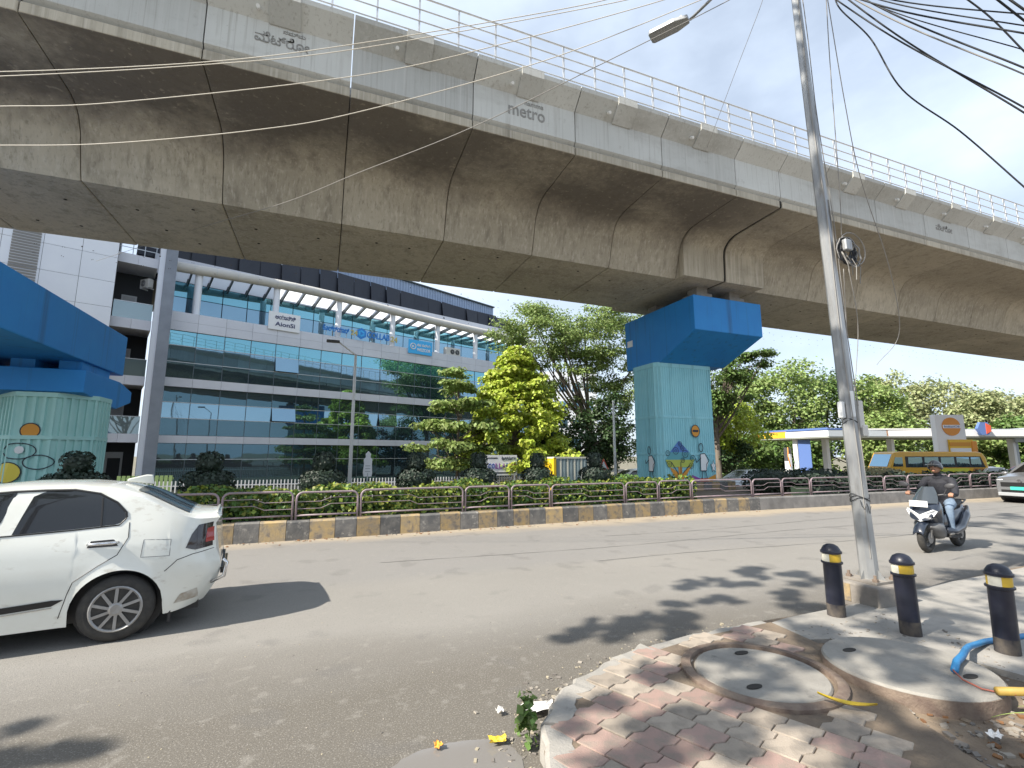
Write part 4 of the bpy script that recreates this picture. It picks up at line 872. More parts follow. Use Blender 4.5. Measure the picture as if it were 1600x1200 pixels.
def bush(label, u, v, parts, lf=.085, mat='leaf_dark', grp='two tier clipped bushes on the median', per=1700, z0=.3):
    t = thing('clipped_bush', label, 'bush', (u, v, z0), 0, grp); P = []; Nn = []
    for dz, r, rz_ in parts:
        n = int(per * r * r * 2.2) + 200; d = rng.normal(size=(n, 3)); d /= np.linalg.norm(d, axis=1)[:, None]
        d4 = np.sign(d) * np.abs(d) ** .75
        P.append(np.array([u, v, dz]) + d4 * np.array([r, r, rz_]) * rng.uniform(.9, 1.03, (n, 1))); Nn.append(d + rng.normal(size=(n, 3)) * .35)
        MB().ell((u, v, dz), (r * .84, r * .84, rz_ * .84)).build('branches', mat, t, (u, v, z0), True)
    leaf_mesh('foliage', np.concatenate(P), np.concatenate(Nn), lf, mat, t, .45, (u, v, z0))
    MB().cyl((u, v, z0 - .1), (u, v, parts[0][0]), .04, n=7).build('stem', 'bark', t, (u, v, z0))
where = ['beside the mint pier behind the car roof', 'left of centre above the white car tail', 'beside the curved white lamp post', 'left of the white ornate sign and tree' , 'just left of the COLLAB 24 board', 'just left of the yellow container end', 'at the right end of the grey container']
for (u, s), wv in zip(((-4.95, 1.05), (-2.47, 1.), (.03, .98), (2.38, .92), (4.15, .88), (5.98, .82), (7.95, .85)), where):
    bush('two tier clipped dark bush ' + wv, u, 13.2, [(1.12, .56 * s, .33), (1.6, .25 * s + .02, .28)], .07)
for u, r, nm in ((16.8, 1.1, 'first low dome shaped bush right of the pier'), (19.2, 1.0, 'middle low dome shaped bush left of the lamp pole'), (22.8, 1.2, 'reddish brown dome shaped bush in front of the yellow bus')):
    bush(nm, u, 14.2, [(.75, r, .5)], .1, 'leaf_dark' if u < 20 else 'leaf_brown', 'dome shaped bushes right of the pier', 500)
# ------------------------------------------------------------------ vehicles
M('car_white', (.74, .75, .7), .22, (.68, .68, .62), 1.4, coat=.8, third=((.42, .38, .31), 5, .62, .8, (1, 1, 2))); M('car_grey', (.19, .195, .205), .3, coat=.8, metal=.3); M('car_silver', (.5, .52, .54), .3, metal=.4, coat=.6); M('car_red', (.4, .05, .03), .35, coat=.6)
M('trim_black', (.012, .012, .013), .45); M('tyre', (.028, .027, .026), .85, (.05, .047, .042), 12, bump=.2, bscale=60); M('alloy', (.36, .36, .36), .4, (.28, .27, .26), 8, metal=.6); M('disc', (.08, .08, .085), .5, metal=.5)
M('lamp_smoke', (.02, .015, .018), .15, coat=.8); M('lamp_red', (.33, .02, .025), .2, coat=.8); M('lamp_clear', (.7, .72, .75), .15, coat=.8); M('chrome', (.7, .7, .71), .15, metal=.95)
M('bumper_scuff', (.3, .25, .19), .8, (.5, .48, .43), 9); M('plate_green', (.05, .5, .38), .5); M('plate_white', (.8, .8, .78), .5)
def smooth_interp(xs_, ys_, sig=.05):
    g = np.linspace(xs_[0] - .5, xs_[-1] + .5, 900); y = np.interp(g, xs_, ys_); d = g[1] - g[0]; k = np.exp(-.5 * (np.arange(-60, 61) * d / sig) ** 2); k /= k.sum()
    yy = np.convolve(np.pad(y, 60, 'edge'), k, 'valid'); return lambda x: float(np.interp(x, g, yy))
class Car:
    def __init__(s, L_, top, plan, rear, front, axles, rw, arch, belt=1.0, tumble=.42, sill=.2, drop=.06, crease=.8):
        s.L = L_; s.top = smooth_interp(*zip(*top), .045); s.plan = smooth_interp(*zip(*plan), .07); s.rear = rear; s.front = front; s.ax = axles; s.rw = rw; s.arch = arch; s.belt = belt; s.tum = tumble; s.sill = sill; s.drop = drop; s.crease = crease
    def bot(s, x):
        z = s.sill + .05 * max(0, (.35 - x) / .35) + .05 * max(0, (x - s.L + .35) / .35)
        for a in s.ax:
            if abs(x - a) < s.arch: z = max(z, s.rw + math.sqrt(s.arch ** 2 - (x - a) ** 2))
        return z
    def yside(s, x, z):
        W = s.plan(x); q = (min(z, s.belt) - .62) / .5; y = W * (1 - .1 * q * q) + .007 * math.exp(-((z - s.crease) / .028) ** 2) - .01 * math.exp(-((z - .42) / .1) ** 2)
        if z > s.belt: y -= W * s.tum * (z - s.belt) + W * .25 * max(0, z - s.belt - .3) ** 2 * 4
        for a in s.ax:
            d = math.hypot(x - a, z - s.rw)
            if d < s.arch + .1: y += .014 * (1 - max(0, d - s.arch) / .1) ** 2
        return y
    def xs(s, x, z):
        if x < .45: return x + (1 - x / .45) * float(np.interp(z, *zip(*s.rear)))
        if x > s.L - .6: return x - (1 - (s.L - x) / .6) * float(np.interp(z, *zip(*s.front)))
        return x
    def P(s, x, z, out=0., side=1): return Vector((s.xs(x, z), side * (s.yside(x, z) + out), z))
    def body(s, mat, par):
        st = sorted(set(np.round(np.concatenate([np.linspace(0, s.L, 110)] + [np.array([a - s.arch, a - s.arch + .001, a + s.arch - .001, a + s.arch]) for a in s.ax]), 4)))
        NS, NT = 16, 7; mb = MB(); rows_ = []
        for x in st:
            zt = s.top(x); zs = zt - s.drop; zb = min(s.bot(x), zs - .02); row = []
            for i in range(NS + 1):
                z = zb + (zs - zb) * i / NS; row.append((s.xs(x, z), s.yside(x, z), z))
            ys_ = row[-1][1]
            for i in range(1, NT + 1):
                t = i / NT; z = zs + s.drop * (1 - (1 - t) ** 3); row.append((s.xs(x, z), ys_ * (1 - t ** 1.0), z))
            rows_.append(row + [(p[0], -p[1], p[2]) for p in row[-2::-1]])
        n = len(rows_[0]); mb.add([p for r in rows_ for p in r], [(i * n + j, i * n + j + 1, (i + 1) * n + j + 1, (i + 1) * n + j) for i in range(len(st) - 1) for j in range(n - 1)] + [tuple(range(n))[::-1], tuple(range((len(st) - 1) * n, len(st) * n))])
        o = mb.build('body', mat, par, smooth=True, auto=35)
        MB().box(.15, s.L - .15, -.62, .62, s.sill - .02, .55).build('underbody', 'trim_black', par)
        for a in s.ax: MB().cyl((a, -.66, s.rw + .02), (a, .66, s.rw + .02), s.arch + .015, n=28).build('wheel_well', 'trim_black', par)
        return o
    def patch(s, poly, mat, name, par, out=.004, side=1, n=10):
        """polygon given in (x, z) laid on the flank, subdivided as a fan of strips"""
        xs_ = [p[0] for p in poly]; x0, x1 = min(xs_), max(xs_); mb = MB(); cols = []
        for i in range(n * 2 + 1):
            x = x0 + (x1 - x0) * min(max(i / (2 * n), .0008), .9992); zz = []
            for a, c in zip(poly, poly[1:] + poly[:1]):
                if (a[0] - x) * (c[0] - x) <= 0 and abs(a[0] - c[0]) > 1e-6: zz.append(a[1] + (c[1] - a[1]) * (x - a[0]) / (c[0] - a[0]))
            if len(zz) < 2: continue
            lo, hi = min(zz), max(zz); cols.append([s.P(x, lo + (hi - lo) * k / 6, out, side) for k in range(7)])
        mb.add([p for c in cols for p in c], [(i * 7 + j, (i + 1) * 7 + j, (i + 1) * 7 + j + 1, i * 7 + j + 1) for i in range(len(cols) - 1) for j in range(6)])
        return mb.build(name, mat, par, smooth=True)
    def line(s, pts, par, r=.004, mat='trim_black', side=1, name='seam', out=0.):
        q = []
        for a, c in zip(pts, pts[1:]):
            for k in range(7): q.append(s.P(a[0] + (c[0] - a[0]) * k / 7, a[1] + (c[1] - a[1]) * k / 7, out, side))
        q.append(s.P(*pts[-1], out, side)); return MB().tube(q, r, 5).build(name, mat, par)
    def topglass(s, x0, x1, fr0, fr1, name, par, mat='car_glass'):
        mb = MB(); n = 14
        def f(i, j):
            x = x0 + (x1 - x0) * i; zt = s.top(x); fr = fr0 + (fr1 - fr0) * i; t = (j * 2 - 1) * fr; zs = zt - s.drop; ys_ = s.yside(x, zs); z = zs + s.drop * (1 - abs(t) ** 3)
            return (s.xs(x, z) , ys_ * t, z + .007)
        return mb.grid(f, n, 12).build(name, mat, par, smooth=True)
def wheel(par, c, r, wd, spokes=10, side=1, mat='alloy', steer=0.):
    t = MB(); prof = [(r * .66, -wd / 2), (r * .8, -wd / 2 - .008), (r * .95, -wd / 2 + .015), (r, -wd / 2 + .045), (r, wd / 2 - .045), (r * .95, wd / 2 - .015), (r * .8, wd / 2 + .008), (r * .66, wd / 2)]
    T = Matrix.Rotation(steer, 3, 'Z') @ Matrix.Rotation(R(90), 3, 'X'); k = 32
    t.lathe(prof, c, k, T); w_ = t.build('tyre', 'tyre', par, smooth=True, auto=40)
    oy = side * (wd / 2 + .004); q = lambda x, y, z: Vector(c) + Matrix.Rotation(steer, 3, 'Z') @ Vector((x, y, z))
    rm = MB(); m2 = [(r * .6, -.012), (r * .68, -.012), (r * .69, .004), (r * .65, .012), (r * .6, .0)]
    vs = []
    T2 = Matrix.Rotation(steer, 3, 'Z') @ Matrix.Rotation(R(-90 * side), 3, 'X')
    rm.lathe([(r * .605, -.05), (r * .61, .0), (r * .655, .012), (r * .69, .004), (r * .69, -.02)], q(0, oy, 0), k, T2)
    rim = rm.build('rim', mat, w_, smooth=True, auto=40)
    d = MB().lathe([(r * .68, 0), (r * .68, .004)], q(0, oy - side * .045, 0), k, T2).build('brake_disc', 'disc', w_)
    sp = MB()
    for i in range(spokes):
        a = 2 * math.pi * i / spokes + .2; da = .1
        p0 = q(.05 * math.cos(a), oy, .05 * math.sin(a)); p1 = q(r * .63 * math.cos(a + da), oy - side * .004, r * .63 * math.sin(a + da)); sp.bar(p0, p1, .02, r * .085, Matrix.Rotation(steer, 3, 'Z') @ Vector((math.sin(a), 0, -math.cos(a))))
    sp.lathe([(r * .2, -.012), (r * .2, .008), (r * .14, .016)], q(0, oy, 0), 16, T2); sp.build('spokes', mat, w_)
    return w_
# --- white sedan at left
sd = thing('white_sedan', 'white sedan driving out of the left edge, seen from its rear side', 'car', (-1.115, 6.97, 0), math.pi + R(8))
rearp = [(.2, .14), (.3, .07), (.42, 0), (.56, -.035), (.66, -.02), (.78, .03), (.95, .045), (1.05, .05), (1.12, .0), (1.16, .02), (1.5, .02)]
frontp = [(.2, .1), (.35, .02), (.55, 0), (.75, .08), (.85, .2), (1.0, .25)]
car = Car(3.995, [(0, 1.15), (.14, 1.165), (.25, 1.17), (.42, 1.25), (.72, 1.41), (.95, 1.485), (1.3, 1.525), (1.75, 1.53), (2.15, 1.49), (2.9, 1.05), (3.3, .99), (3.75, .86), (3.995, .7)],
          [(0, .52), (.05, .66), (.12, .74), (.25, .81), (.5, .85), (.9, .862), (2, .865), (3.1, .85), (3.6, .8), (3.85, .7), (3.995, .55)], rearp, frontp, (.82, 3.27), .31, .365, 1.03, .42, .19, .055, .9)
car.body('car_white', sd)
for s_ in (1, -1):
    car.patch([(.83, 1.17), (.88, 1.11), (1.24, 1.085), (1.66, 1.065), (1.58, 1.4), (1.5, 1.445), (1.28, 1.445), (1.08, 1.405), (.93, 1.32), (.84, 1.22)], 'car_glass', 'rear_door_window', sd, side=s_, out=.003)
    car.patch([(1.78, 1.06), (2.35, 1.04), (2.78, 1.05), (2.6, 1.16), (2.2, 1.4), (1.7, 1.44)], 'car_glass', 'front_door_window', sd, side=s_, out=.003)
    car.line([(.83, 1.17), (.84, 1.22), (.93, 1.32), (1.08, 1.41), (1.28, 1.452), (1.5, 1.455), (1.72, 1.45), (2.2, 1.41)], sd, .012, 'trim_black', s_, 'window_trim')
    car.line([(.83, 1.165), (.88, 1.1), (1.24, 1.075), (1.7, 1.055), (2.7, 1.035)], sd, .007, 'trim_black', s_, 'window_trim')
    car.line([(1.02, 1.1), (1.05, 1.37)], sd, .009, 'trim_black', s_, 'window_divider', .004)
    car.line([(1.17, .6), (1.0, .73), (.86, .82), (.79, .98), (.8, 1.12)], sd, .004, side=s_, name='door_seam'); car.line([(1.76, .25), (1.75, .7), (1.74, 1.05)], sd, .004, side=s_, name='door_seam'); car.line([(1.25, .28), (1.2, .5), (1.17, .6)], sd, .004, side=s_, name='door_seam')
    car.patch([(1.22, .45), (1.3, .4), (2.9, .3), (2.9, .36), (1.3, .455)], 'trim_black', 'side_moulding', sd, out=.008, side=s_)
    car.line([(1.3, .385), (2.9, .285)], sd, .006, 'chrome', s_, 'chrome_strip', .006)
    h = MB().tube([car.P(1.1, .935, .0, s_), car.P(1.07, .938, .03, s_), car.P(.9, .94, .032, s_), car.P(.86, .94, .0, s_)], [.012, .015, .015, .012], 8).build('door_handle', 'chrome', sd, smooth=True)
    car.patch([(.86, .905), (1.1, .905), (1.08, .965), (.9, .97)], 'trim_black', 'handle_recess', sd, out=.002, side=s_)
    car.patch([(0.03, .81), (.2, .8), (.285, .83), (.235, .96), (.17, 1.05), (.03, 1.06)], 'lamp_smoke', 'tail_light', sd, out=.006, side=s_); car.patch([(.015, .86), (.1, .86), (.085, 1.0), (.015, 1.01)], 'lamp_red', 'tail_light', sd, out=.009, side=s_)
    car.line([(.02, .78), (.22, .76), (.36, .72), (.46, .62)], sd, .004, 'trim_black', s_, 'bumper_seam')
    car.patch([(.1, .3), (.34, .28), (.3, .37), (.16, .4)], 'bumper_scuff', 'bumper_scuff', sd, out=.003, side=s_)
    for a in (.82, 3.27): wheel(sd, (a, s_ * .755, .31), .31, .19, 10, s_)
    MB().box(.38, .4, s_ * .68 - .09, s_ * .68 + .09, .1, .36).build('mud_flap', 'black_rubber', sd)
car.line([(.43, .77), (.43, .93), (.66, .945), (.67, .78), (.43, .77)], sd, .0025, 'disc', 1, 'fuel_flap')
car.topglass(.3, .8, .8, .7, 'rear_window', sd); car.topglass(2.2, 2.85, .74, .86, 'windscreen', sd)
# roof fin, boot lip, rear guard, plate
f_ = MB(); f_.prism([(.72, 1.46), (.98, 1.505), (.97, 1.53), (.8, 1.575), (.74, 1.57)], -.035, .035, 'y').build('roof_fin', 'car_white', sd, bevel=.012)
MB().tube([(.05, y, 1.15 + .012 * (1 - (y / .52) ** 2)) for y in np.linspace(-.52, .52, 13)], .016, 8, sq=(1, .6)).build('boot_lip', 'car_white', sd, smooth=True)
MB().tube([(.05, .62, .42), (-.07, .66, .48), (-.09, .66, .62), (-.05, .66, .66)], .018, 7).tube([(-.07, .66, .48), (-.07, -.66, .48)], .018, 7).build('rear_guard', 'chrome', sd, smooth=True)
MB().box(.02, .035, -.25, .25, .82, .93).build('number_plate', 'plate_white', sd); MB().box(-.055, -.03, -.6, .6, .5, .56).build('reflector_strip', 'trim_black', sd)
# --- grey suv at the right edge (front towards the camera)
sv = thing('grey_suv', 'dark grey car with a green number plate cut by the right edge', 'car', (28.5, 10.0, 0), math.pi)
car2 = Car(4.2, [(0, 1.0), (.1, 1.3), (.4, 1.56), (1.2, 1.6), (2.2, 1.56), (3.0, 1.12), (3.3, 1.06), (3.9, .98), (4.2, .86)], [(0, .72), (.2, .82), (.8, .87), (3, .88), (3.7, .85), (4.0, .78), (4.2, .66)], [(.2, .1), (.5, 0), (1, .02), (1.5, .1)], [(.2, .1), (.32, .02), (.55, 0), (.8, .03), (.95, .12), (1.1, .2)], (.75, 3.35), .33, .4, 1.05, .35, .22, .06, .85)
car2.body('car_grey', sv)
for s_ in (1, -1):
    car2.patch([(.6, 1.15), (2.7, 1.1), (2.2, 1.46), (.8, 1.5)], 'car_glass', 'side_window', sv, side=s_)
    for a in (.75, 3.35): wheel(sv, (a, s_ * .78, .33), .33, .2, 6, s_)
    car2.patch([(3.72, .82), (4.16, .78), (4.16, .84), (3.75, .92)], 'lamp_clear', 'headlight', sv, out=.008, side=s_); car2.patch([(3.85, .52), (4.17, .5), (4.17, .74), (3.9, .74)], 'trim_black', 'fog_lamp_recess', sv, out=.004, side=s_)
    MB().ell((2.75, s_ * 1.0, 1.08), (.06, .11, .07)).build('mirror', 'car_grey', sv, smooth=True); MB().box(2.72, 2.78, s_ * .86 - .06, s_ * .86 + .06, 1.04, 1.08).build('mirror_arm', 'trim_black', sv)
    MB().tube([(4.12, s_ * .5, .87), (4.14, s_ * .6, .86), (4.06, s_ * .7, .85)], .022, 6).build('running_light', 'lamp_clear', sv)
car2.topglass(2.28, 2.98, .72, .88, 'windscreen', sv)
MB().box(4.17, 4.215, -.55, .55, .62, .78).build('grille', 'trim_black', sv, bevel=.01); MB().box(4.21, 4.235, -.27, .27, .5, .62).build('number_plate', 'plate_green', sv); MB().box(4.14, 4.22, -.66, .66, .27, .4).build('skid_plate', 'car_silver', sv, bevel=.02); MB().box(4.18, 4.21, -.55, .55, .42, .5).build('lower_grille', 'trim_black', sv)
MB().lathe([(.065, 0), (.065, .02)], (4.2, 0, .84), 14, Matrix.Rotation(R(90), 3, 'Y')).build('badge', 'chrome', sv)
# --- small distant cars
def far_car(name, label, loc, rz, mat):
    t = thing(name, label, 'car', loc, rz); c = Car(4.0, [(0, 1.0), (.15, 1.25), (.5, 1.46), (1.3, 1.52), (2.1, 1.48), (2.9, 1.02), (3.3, .98), (4.0, .78)], [(0, .7), (.3, .82), (2, .85), (3.5, .8), (4.0, .62)], [(.2, .1), (.5, 0), (1.5, .1)], [(.2, .1), (.5, 0), (1, .2)], (.7, 3.2), .31, .36)
    c.body(mat, t)
    for s_ in (1, -1):
        c.patch([(.55, 1.1), (2.6, 1.05), (2.1, 1.4), (.75, 1.42)], 'car_glass', 'side_window', t, side=s_)
        for a in (.7, 3.2): wheel(t, (a, s_ * .75, .31), .31, .18, 6, s_)
    c.topglass(2.2, 2.85, .74, .86, 'windscreen', t); c.topglass(.15, .45, .8, .74, 'rear_window', t)
far_car('parked_car', 'white car half hidden behind the hedge left of the pier', (19.3, 24.4, -.52), R(172), 'car_white')
far_car('parked_car', 'silver car partly seen right of the pier behind the railing', (25.5, 21.8, -.55), R(175), 'car_silver')
far_car('parked_car', 'white car seen over the hood of the grey car at right', (47.5, 20.5, -.55), R(170), 'car_white')
far_car('parked_car', 'red car partly hidden behind the grey car at the right edge', (55.5, 21.2, -.55), R(168), 'car_red')
# --- yellow minibus
M('bus_yellow', (.66, .35, .015), .35, coat=.5); M('bus_lime', (.55, .55, .03), .4); M('bus_dark', (.35, .15, .02), .4); M('curtain', (.4, .38, .35), .8)
bs = thing('yellow_minibus', 'yellow school minibus passing in front of the filling station', 'bus', (42.4, 22.6, -.72), R(-21.4 + 180))
def bus():
    Lb, Wb, H = 7.6, 1.05, 2.78      # local +x is the front (image left)
    prof = [(-3.8, .45), (-3.8, 1.2), (-3.62, 2.35), (-3.4, 2.68), (-3.0, 2.76), (2.6, 2.78), (3.1, 2.7), (3.55, 1.75), (3.8, 1.35), (3.85, .5), (3.7, .4), (-3.7, .4)]
    o = MB().prism(prof, -Wb, Wb, 'y').build('body', 'bus_yellow', bs, bevel=.09)
    for s_ in (1, -1):
        y = s_ * (Wb + .004); xs_ = [2.15, 1.1, .95, -.1, -.25, -1.25, -1.4, -2.35, -2.45, -3.25]
        MB().prism([(-3.5, 1.62), (2.35, 1.62), (2.35, 2.42), (-3.2, 2.42)], y - .004, y + .004, 'y').build('window_band', 'trim_black', bs)
        for k in range(0, 10, 2): MB().prism([(xs_[k + 1], 1.68), (xs_[k], 1.68), (xs_[k] - .02, 2.36), (xs_[k + 1] + (.12 if k == 8 else .02), 2.36)], y + s_ * .006 - .003, y + s_ * .006 + .003, 'y').build('window', 'glass_vision', bs)
        MB().prism([(-2.0, 1.08), (.9, 1.08), (.6, 1.56), (-2.3, 1.56)], y - .002, y + .006, 'y').build('livery_stripe', 'bus_lime', bs); MB().prism([(-3.7, 1.15), (-2.4, 1.15), (-2.6, 1.56), (-3.6, 1.56)], y - .002, y + .005, 'y').build('livery_patch', 'bus_dark', bs)
        MB().prism([(2.55, 1.68), (3.3, 1.68), (3.08, 2.36), (2.55, 2.36)], y - .004, y + .006, 'y').build('door_window', 'glass_vision', bs)
        for a in (-2.3, 2.5): wheel(bs, (a, s_ * .92, .38), .38, .22, 6, s_)
    MB().add([(3.62, -.9, 1.68), (3.62, .9, 1.68), (3.17, .86, 2.58), (3.17, -.86, 2.58)], [(0, 1, 2, 3)]).build('windscreen', 'glass_vision', bs); MB().add([(-3.755, -.8, 1.62), (-3.755, .8, 1.62), (-3.64, .78, 2.32), (-3.64, -.78, 2.32)], [(3, 2, 1, 0)]).build('rear_window', 'glass_vision', bs)
    for s_ in (-.75, .75): MB().box(3.82, 3.87, s_ - .16, s_ + .16, .85, 1.05).build('headlight', 'lamp_clear', bs)
bus()
# --- scooter with rider
M('scooter_blue', (.014, .02, .034), .3, coat=.8); M('scooter_grey', (.16, .165, .17), .4, (.12, .12, .125), 6); M('seat_black', (.015, .015, .016), .6); M('screen_smoke', (.05, .06, .07), .12, coat=.5)
M('jacket', (.016, .017, .024), .85, (.026, .027, .034), 9, bump=.3, bscale=30); M('jeans', (.2, .27, .36), .85, (.14, .2, .29), 7, bump=.3, bscale=40); M('skin', (.36, .19, .12), .55); M('shoe', (.35, .32, .28), .7); M('helmet', (.05, .052, .055), .3, coat=.5); M('hair', (.01, .008, .007), .6)
SC = (11.27, 5.88, 0); SR = R(187)
sc = thing('scooter', 'dark maxi scooter with bright white headlight coming towards the camera', 'scooter', SC, SR)
# local +x forward, wheelbase 1.3
def loft(secs, n=14, name='p', mat='scooter_blue', par=None, e=2.6):
    mb = MB(); vs = []
    for (x, z, hw, hh, tilt) in secs:
        for j in range(n):
            a = 2 * math.pi * j / n; cx_, sx_ = math.cos(a), math.sin(a); yy = hw * math.copysign(abs(cx_) ** (2 / e), cx_); zz = hh * math.copysign(abs(sx_) ** (2 / e), sx_)
            vs.append((x - zz * math.sin(tilt), yy, z + zz * math.cos(tilt)))
    k = len(secs); mb.add(vs, [(i * n + j, i * n + (j + 1) % n, (i + 1) * n + (j + 1) % n, (i + 1) * n + j) for i in range(k - 1) for j in range(n)] + [tuple(range(n))[::-1], tuple(range((k - 1) * n, k * n))])
    return mb.build(name, mat, par or sc, smooth=True, auto=50)
def sw(c, r, wd, par, name='wheel'):
    T = Matrix.Rotation(R(90), 3, 'X'); t = MB().tube([(c[0] + (r - wd / 2) * math.cos(a), c[1], c[2] + (r - wd / 2) * math.sin(a)) for a in np.linspace(0, 2 * math.pi, 29)[:-1]], wd / 2, 10, closed=True).build('tyre', 'tyre', par, smooth=True)
    rm = MB().tube([(c[0] + (r - wd) * math.cos(a), c[1], c[2] + (r - wd) * math.sin(a)) for a in np.linspace(0, 2 * math.pi, 25)[:-1]], .018, 8, closed=True, sq=(1.6, 1))
    for i in range(5):
        a = 2 * math.pi * i / 5; rm.bar((c[0], c[1], c[2]), (c[0] + (r - wd) * math.cos(a), c[1], c[2] + (r - wd) * math.sin(a)), .03, .035, (0, 1, 0))
    rm.lathe([(.045, -.05), (.045, .05)], c, 14, T); rm.build('rim', 'scooter_grey', t, smooth=True, auto=40); MB().lathe([(.1, -.004), (.1, .004)], (c[0], c[1] + .07, c[2]), 20, T).build('brake_disc', 'alloy', t)
    return t
sw((.65, 0, .27), .27, .115, sc); sw((-.65, 0, .265), .265, .13, sc)
for s_ in (-.075, .075): MB().tube([(.66, s_, .27), (.5, s_, .68), (.46, s_, .78)], .02, 8).build('fork', 'alloy', sc, smooth=True)
fd = MB().grid(lambda i, j: (.65 + .31 * math.cos(R(20 + 130 * i)), (j - .5) * .17 * (1 - .15 * abs(i - .5)), .27 + .31 * math.sin(R(20 + 130 * i)) - .05 * abs(j - .5) ** 2 * 4), 14, 8).build('front_fender', 'scooter_blue', sc, smooth=True); so = fd.modifiers.new('s', 'SOLIDIFY'); so.thickness = .012
loft([(.78, .66, .08, .05, .4), (.76, .68, .17, .1, .4), (.68, .74, .21, .17, .45), (.58, .78, .23, .22, .45), (.46, .72, .22, .3, .4), (.36, .62, .2, .33, .3), (.28, .55, .17, .27, .2)], 16, 'front_fairing', 'scooter_blue')
loft([(.66, .5, .12, .05, .3), (.58, .5, .2, .1, .3), (.45, .45, .23, .15, .2), (.3, .36, .2, .14, 0)], 14, 'lower_cowl', 'scooter_grey')
# V shaped white headlight
for s_ in (1, -1):
    MB().add([(.805, 0, .57), (.815, 0, .69), (.745, s_ * .21, .8), (.7, s_ * .245, .77), (.75, s_ * .16, .62)], [(0, 1, 2, 3, 4)] if s_ > 0 else [(4, 3, 2, 1, 0)]).build('headlight', 'lamp_clear', sc)
    MB().tube([(.8, s_ * .01, .685), (.745, s_ * .2, .79)], .014, 6).build('running_light', 'paint_white', sc)
    MB().tube([(.42, s_ * .05, 1.02), (.36, s_ * .22, 1.06), (.3, s_ * .36, 1.04)], [.016, .014, .013], 8).build('handlebar', 'dark_metal', sc, smooth=True); MB().cyl((.34, s_ * .27, 1.055), (.29, s_ * .39, 1.035), .018, n=10).build('grip', 'black_rubber', sc, smooth=True)
    MB().tube([(.36, s_ * .24, 1.06), (.4, s_ * .32, 1.2)], .008, 6).build('mirror_stalk', 'dark_metal', sc); MB().ell((.4, s_ * .36, 1.23), (.025, .085, .05), T=Matrix.Rotation(R(12 * s_), 3, 'X')).build('mirror', 'dark_metal', sc, smooth=True)
    MB().tube([(.3, s_ * .19, .4), (.0, s_ * .2, .36), (-.3, s_ * .2, .42), (-.6, s_ * .19, .62), (-.85, s_ * .14, .78)], [.06, .07, .08, .075, .03], 10).build('side_panel', 'scooter_blue', sc, smooth=True)
    MB().box(-.18, .3, s_ * .16 - .09, s_ * .16 + .09, .27, .31).build('footboard', 'black_rubber', sc, bevel=.01)
MB().box(.785, .8, -.14, .14, .84, .95).build('number_plate', 'plate_white', sc).rotation_euler = (0, 0, 0)
MB().grid(lambda i, j: (.67 - .2 * i - .5 * (j - .5) ** 2, (j - .5) * (.4 - .22 * i ** 2), .9 + .3 * i), 8, 8).build('windscreen', 'screen_smoke', sc, smooth=True)
loft([(.32, .52, .08, .16, 0), (.1, .46, .1, .2, 0), (-.1, .5, .13, .2, 0), (-.35, .58, .16, .18, 0), (-.65, .64, .15, .14, 0), (-.92, .76, .07, .06, 0)], 14, 'body', 'scooter_blue')
loft([(.08, .72, .1, .03, 0), (-.05, .76, .13, .05, 0), (-.35, .77, .15, .05, 0), (-.45, .82, .14, .05, 0), (-.75, .86, .12, .045, 0), (-.88, .87, .07, .03, 0)], 14, 'seat', 'seat_black')
MB().tube([(-.2, -.17, .26), (-.55, -.2, .3), (-.95, -.21, .42)], [.03, .055, .06], 12).build('exhaust', 'dark_metal', sc, smooth=True); MB().tube([(-.7, .13, .85), (-.95, .1, .9), (-.98, 0, .9), (-.95, -.1, .9), (-.7, -.13, .85)], .014, 6).build('grab_rail', 'dark_metal', sc)
MB().box(-1.0, -.95, -.09, .09, .72, .78).build('tail_light', 'lamp_red', sc); MB().box(-.55, -.15, .06, .12, .2, .36).build('engine', 'disc', sc, bevel=.03)
# rider: limbs swept as tapered tubes, fused into one skin by a voxel remesh
rd = thing('person', 'rider in black jacket, blue jeans and grey helmet on the scooter', 'person', SC, SR)
segs = []   # (points, radii, material)
TOR = 'jacket'
segs.append(([(-.26, 0, .86), (-.24, 0, .98), (-.2, 0, 1.14), (-.17, 0, 1.28), (-.15, 0, 1.36)], [.15, .16, .175, .165, .09], 0, (1.12, .78)))
segs.append(([(-.14, 0, 1.34), (-.11, 0, 1.43), (-.09, 0, 1.47)], [.06, .055, .05], 2, None))
for s_ in (1, -1):
    segs.append(([(-.17, s_ * .1, 1.32), (-.15, s_ * .2, 1.3), (-.06, s_ * .27, 1.16), (.0, s_ * .285, 1.06)], [.075, .075, .06, .054], 0, None))
    segs.append(([(.0, s_ * .285, 1.06), (.14, s_ * .31, 1.06), (.25, s_ * .315, 1.065)], [.054, .046, .036], 0, None))
    segs.append(([(.25, s_ * .315, 1.065), (.3, s_ * .33, 1.072)], [.034, .036], 2, None))
    for q in range(4): # fingers curl over the grip
        yy = s_ * (.3 + .022 * q); segs.append(([(.3, yy, 1.078), (.345, yy + s_ * .004, 1.07), (.352, yy + s_ * .004, 1.04), (.33, yy, 1.02)], [.011, .0105, .01, .009], 2, None))
    segs.append(([(.28, s_ * .295, 1.06), (.3, s_ * .28, 1.04), (.32, s_ * .285, 1.03)], [.012, .011, .009], 2, None))
    segs.append(([(-.27, s_ * .07, .88), (-.12, s_ * .15, .86), (.06, s_ * .2, .83), (.13, s_ * .21, .8)], [.1, .092, .074, .066], 1, None))
    segs.append(([(.13, s_ * .21, .8), (.12, s_ * .21, .64), (.08, s_ * .2, .46), (.07, s_ * .2, .4)], [.066, .062, .048, .045], 1, None))
    segs.append(([(.06, s_ * .2, .37), (.1, s_ * .205, .345), (.2, s_ * .215, .34), (.25, s_ * .22, .335)], [.045, .045, .038, .028], 3, None))
mbs = MB()
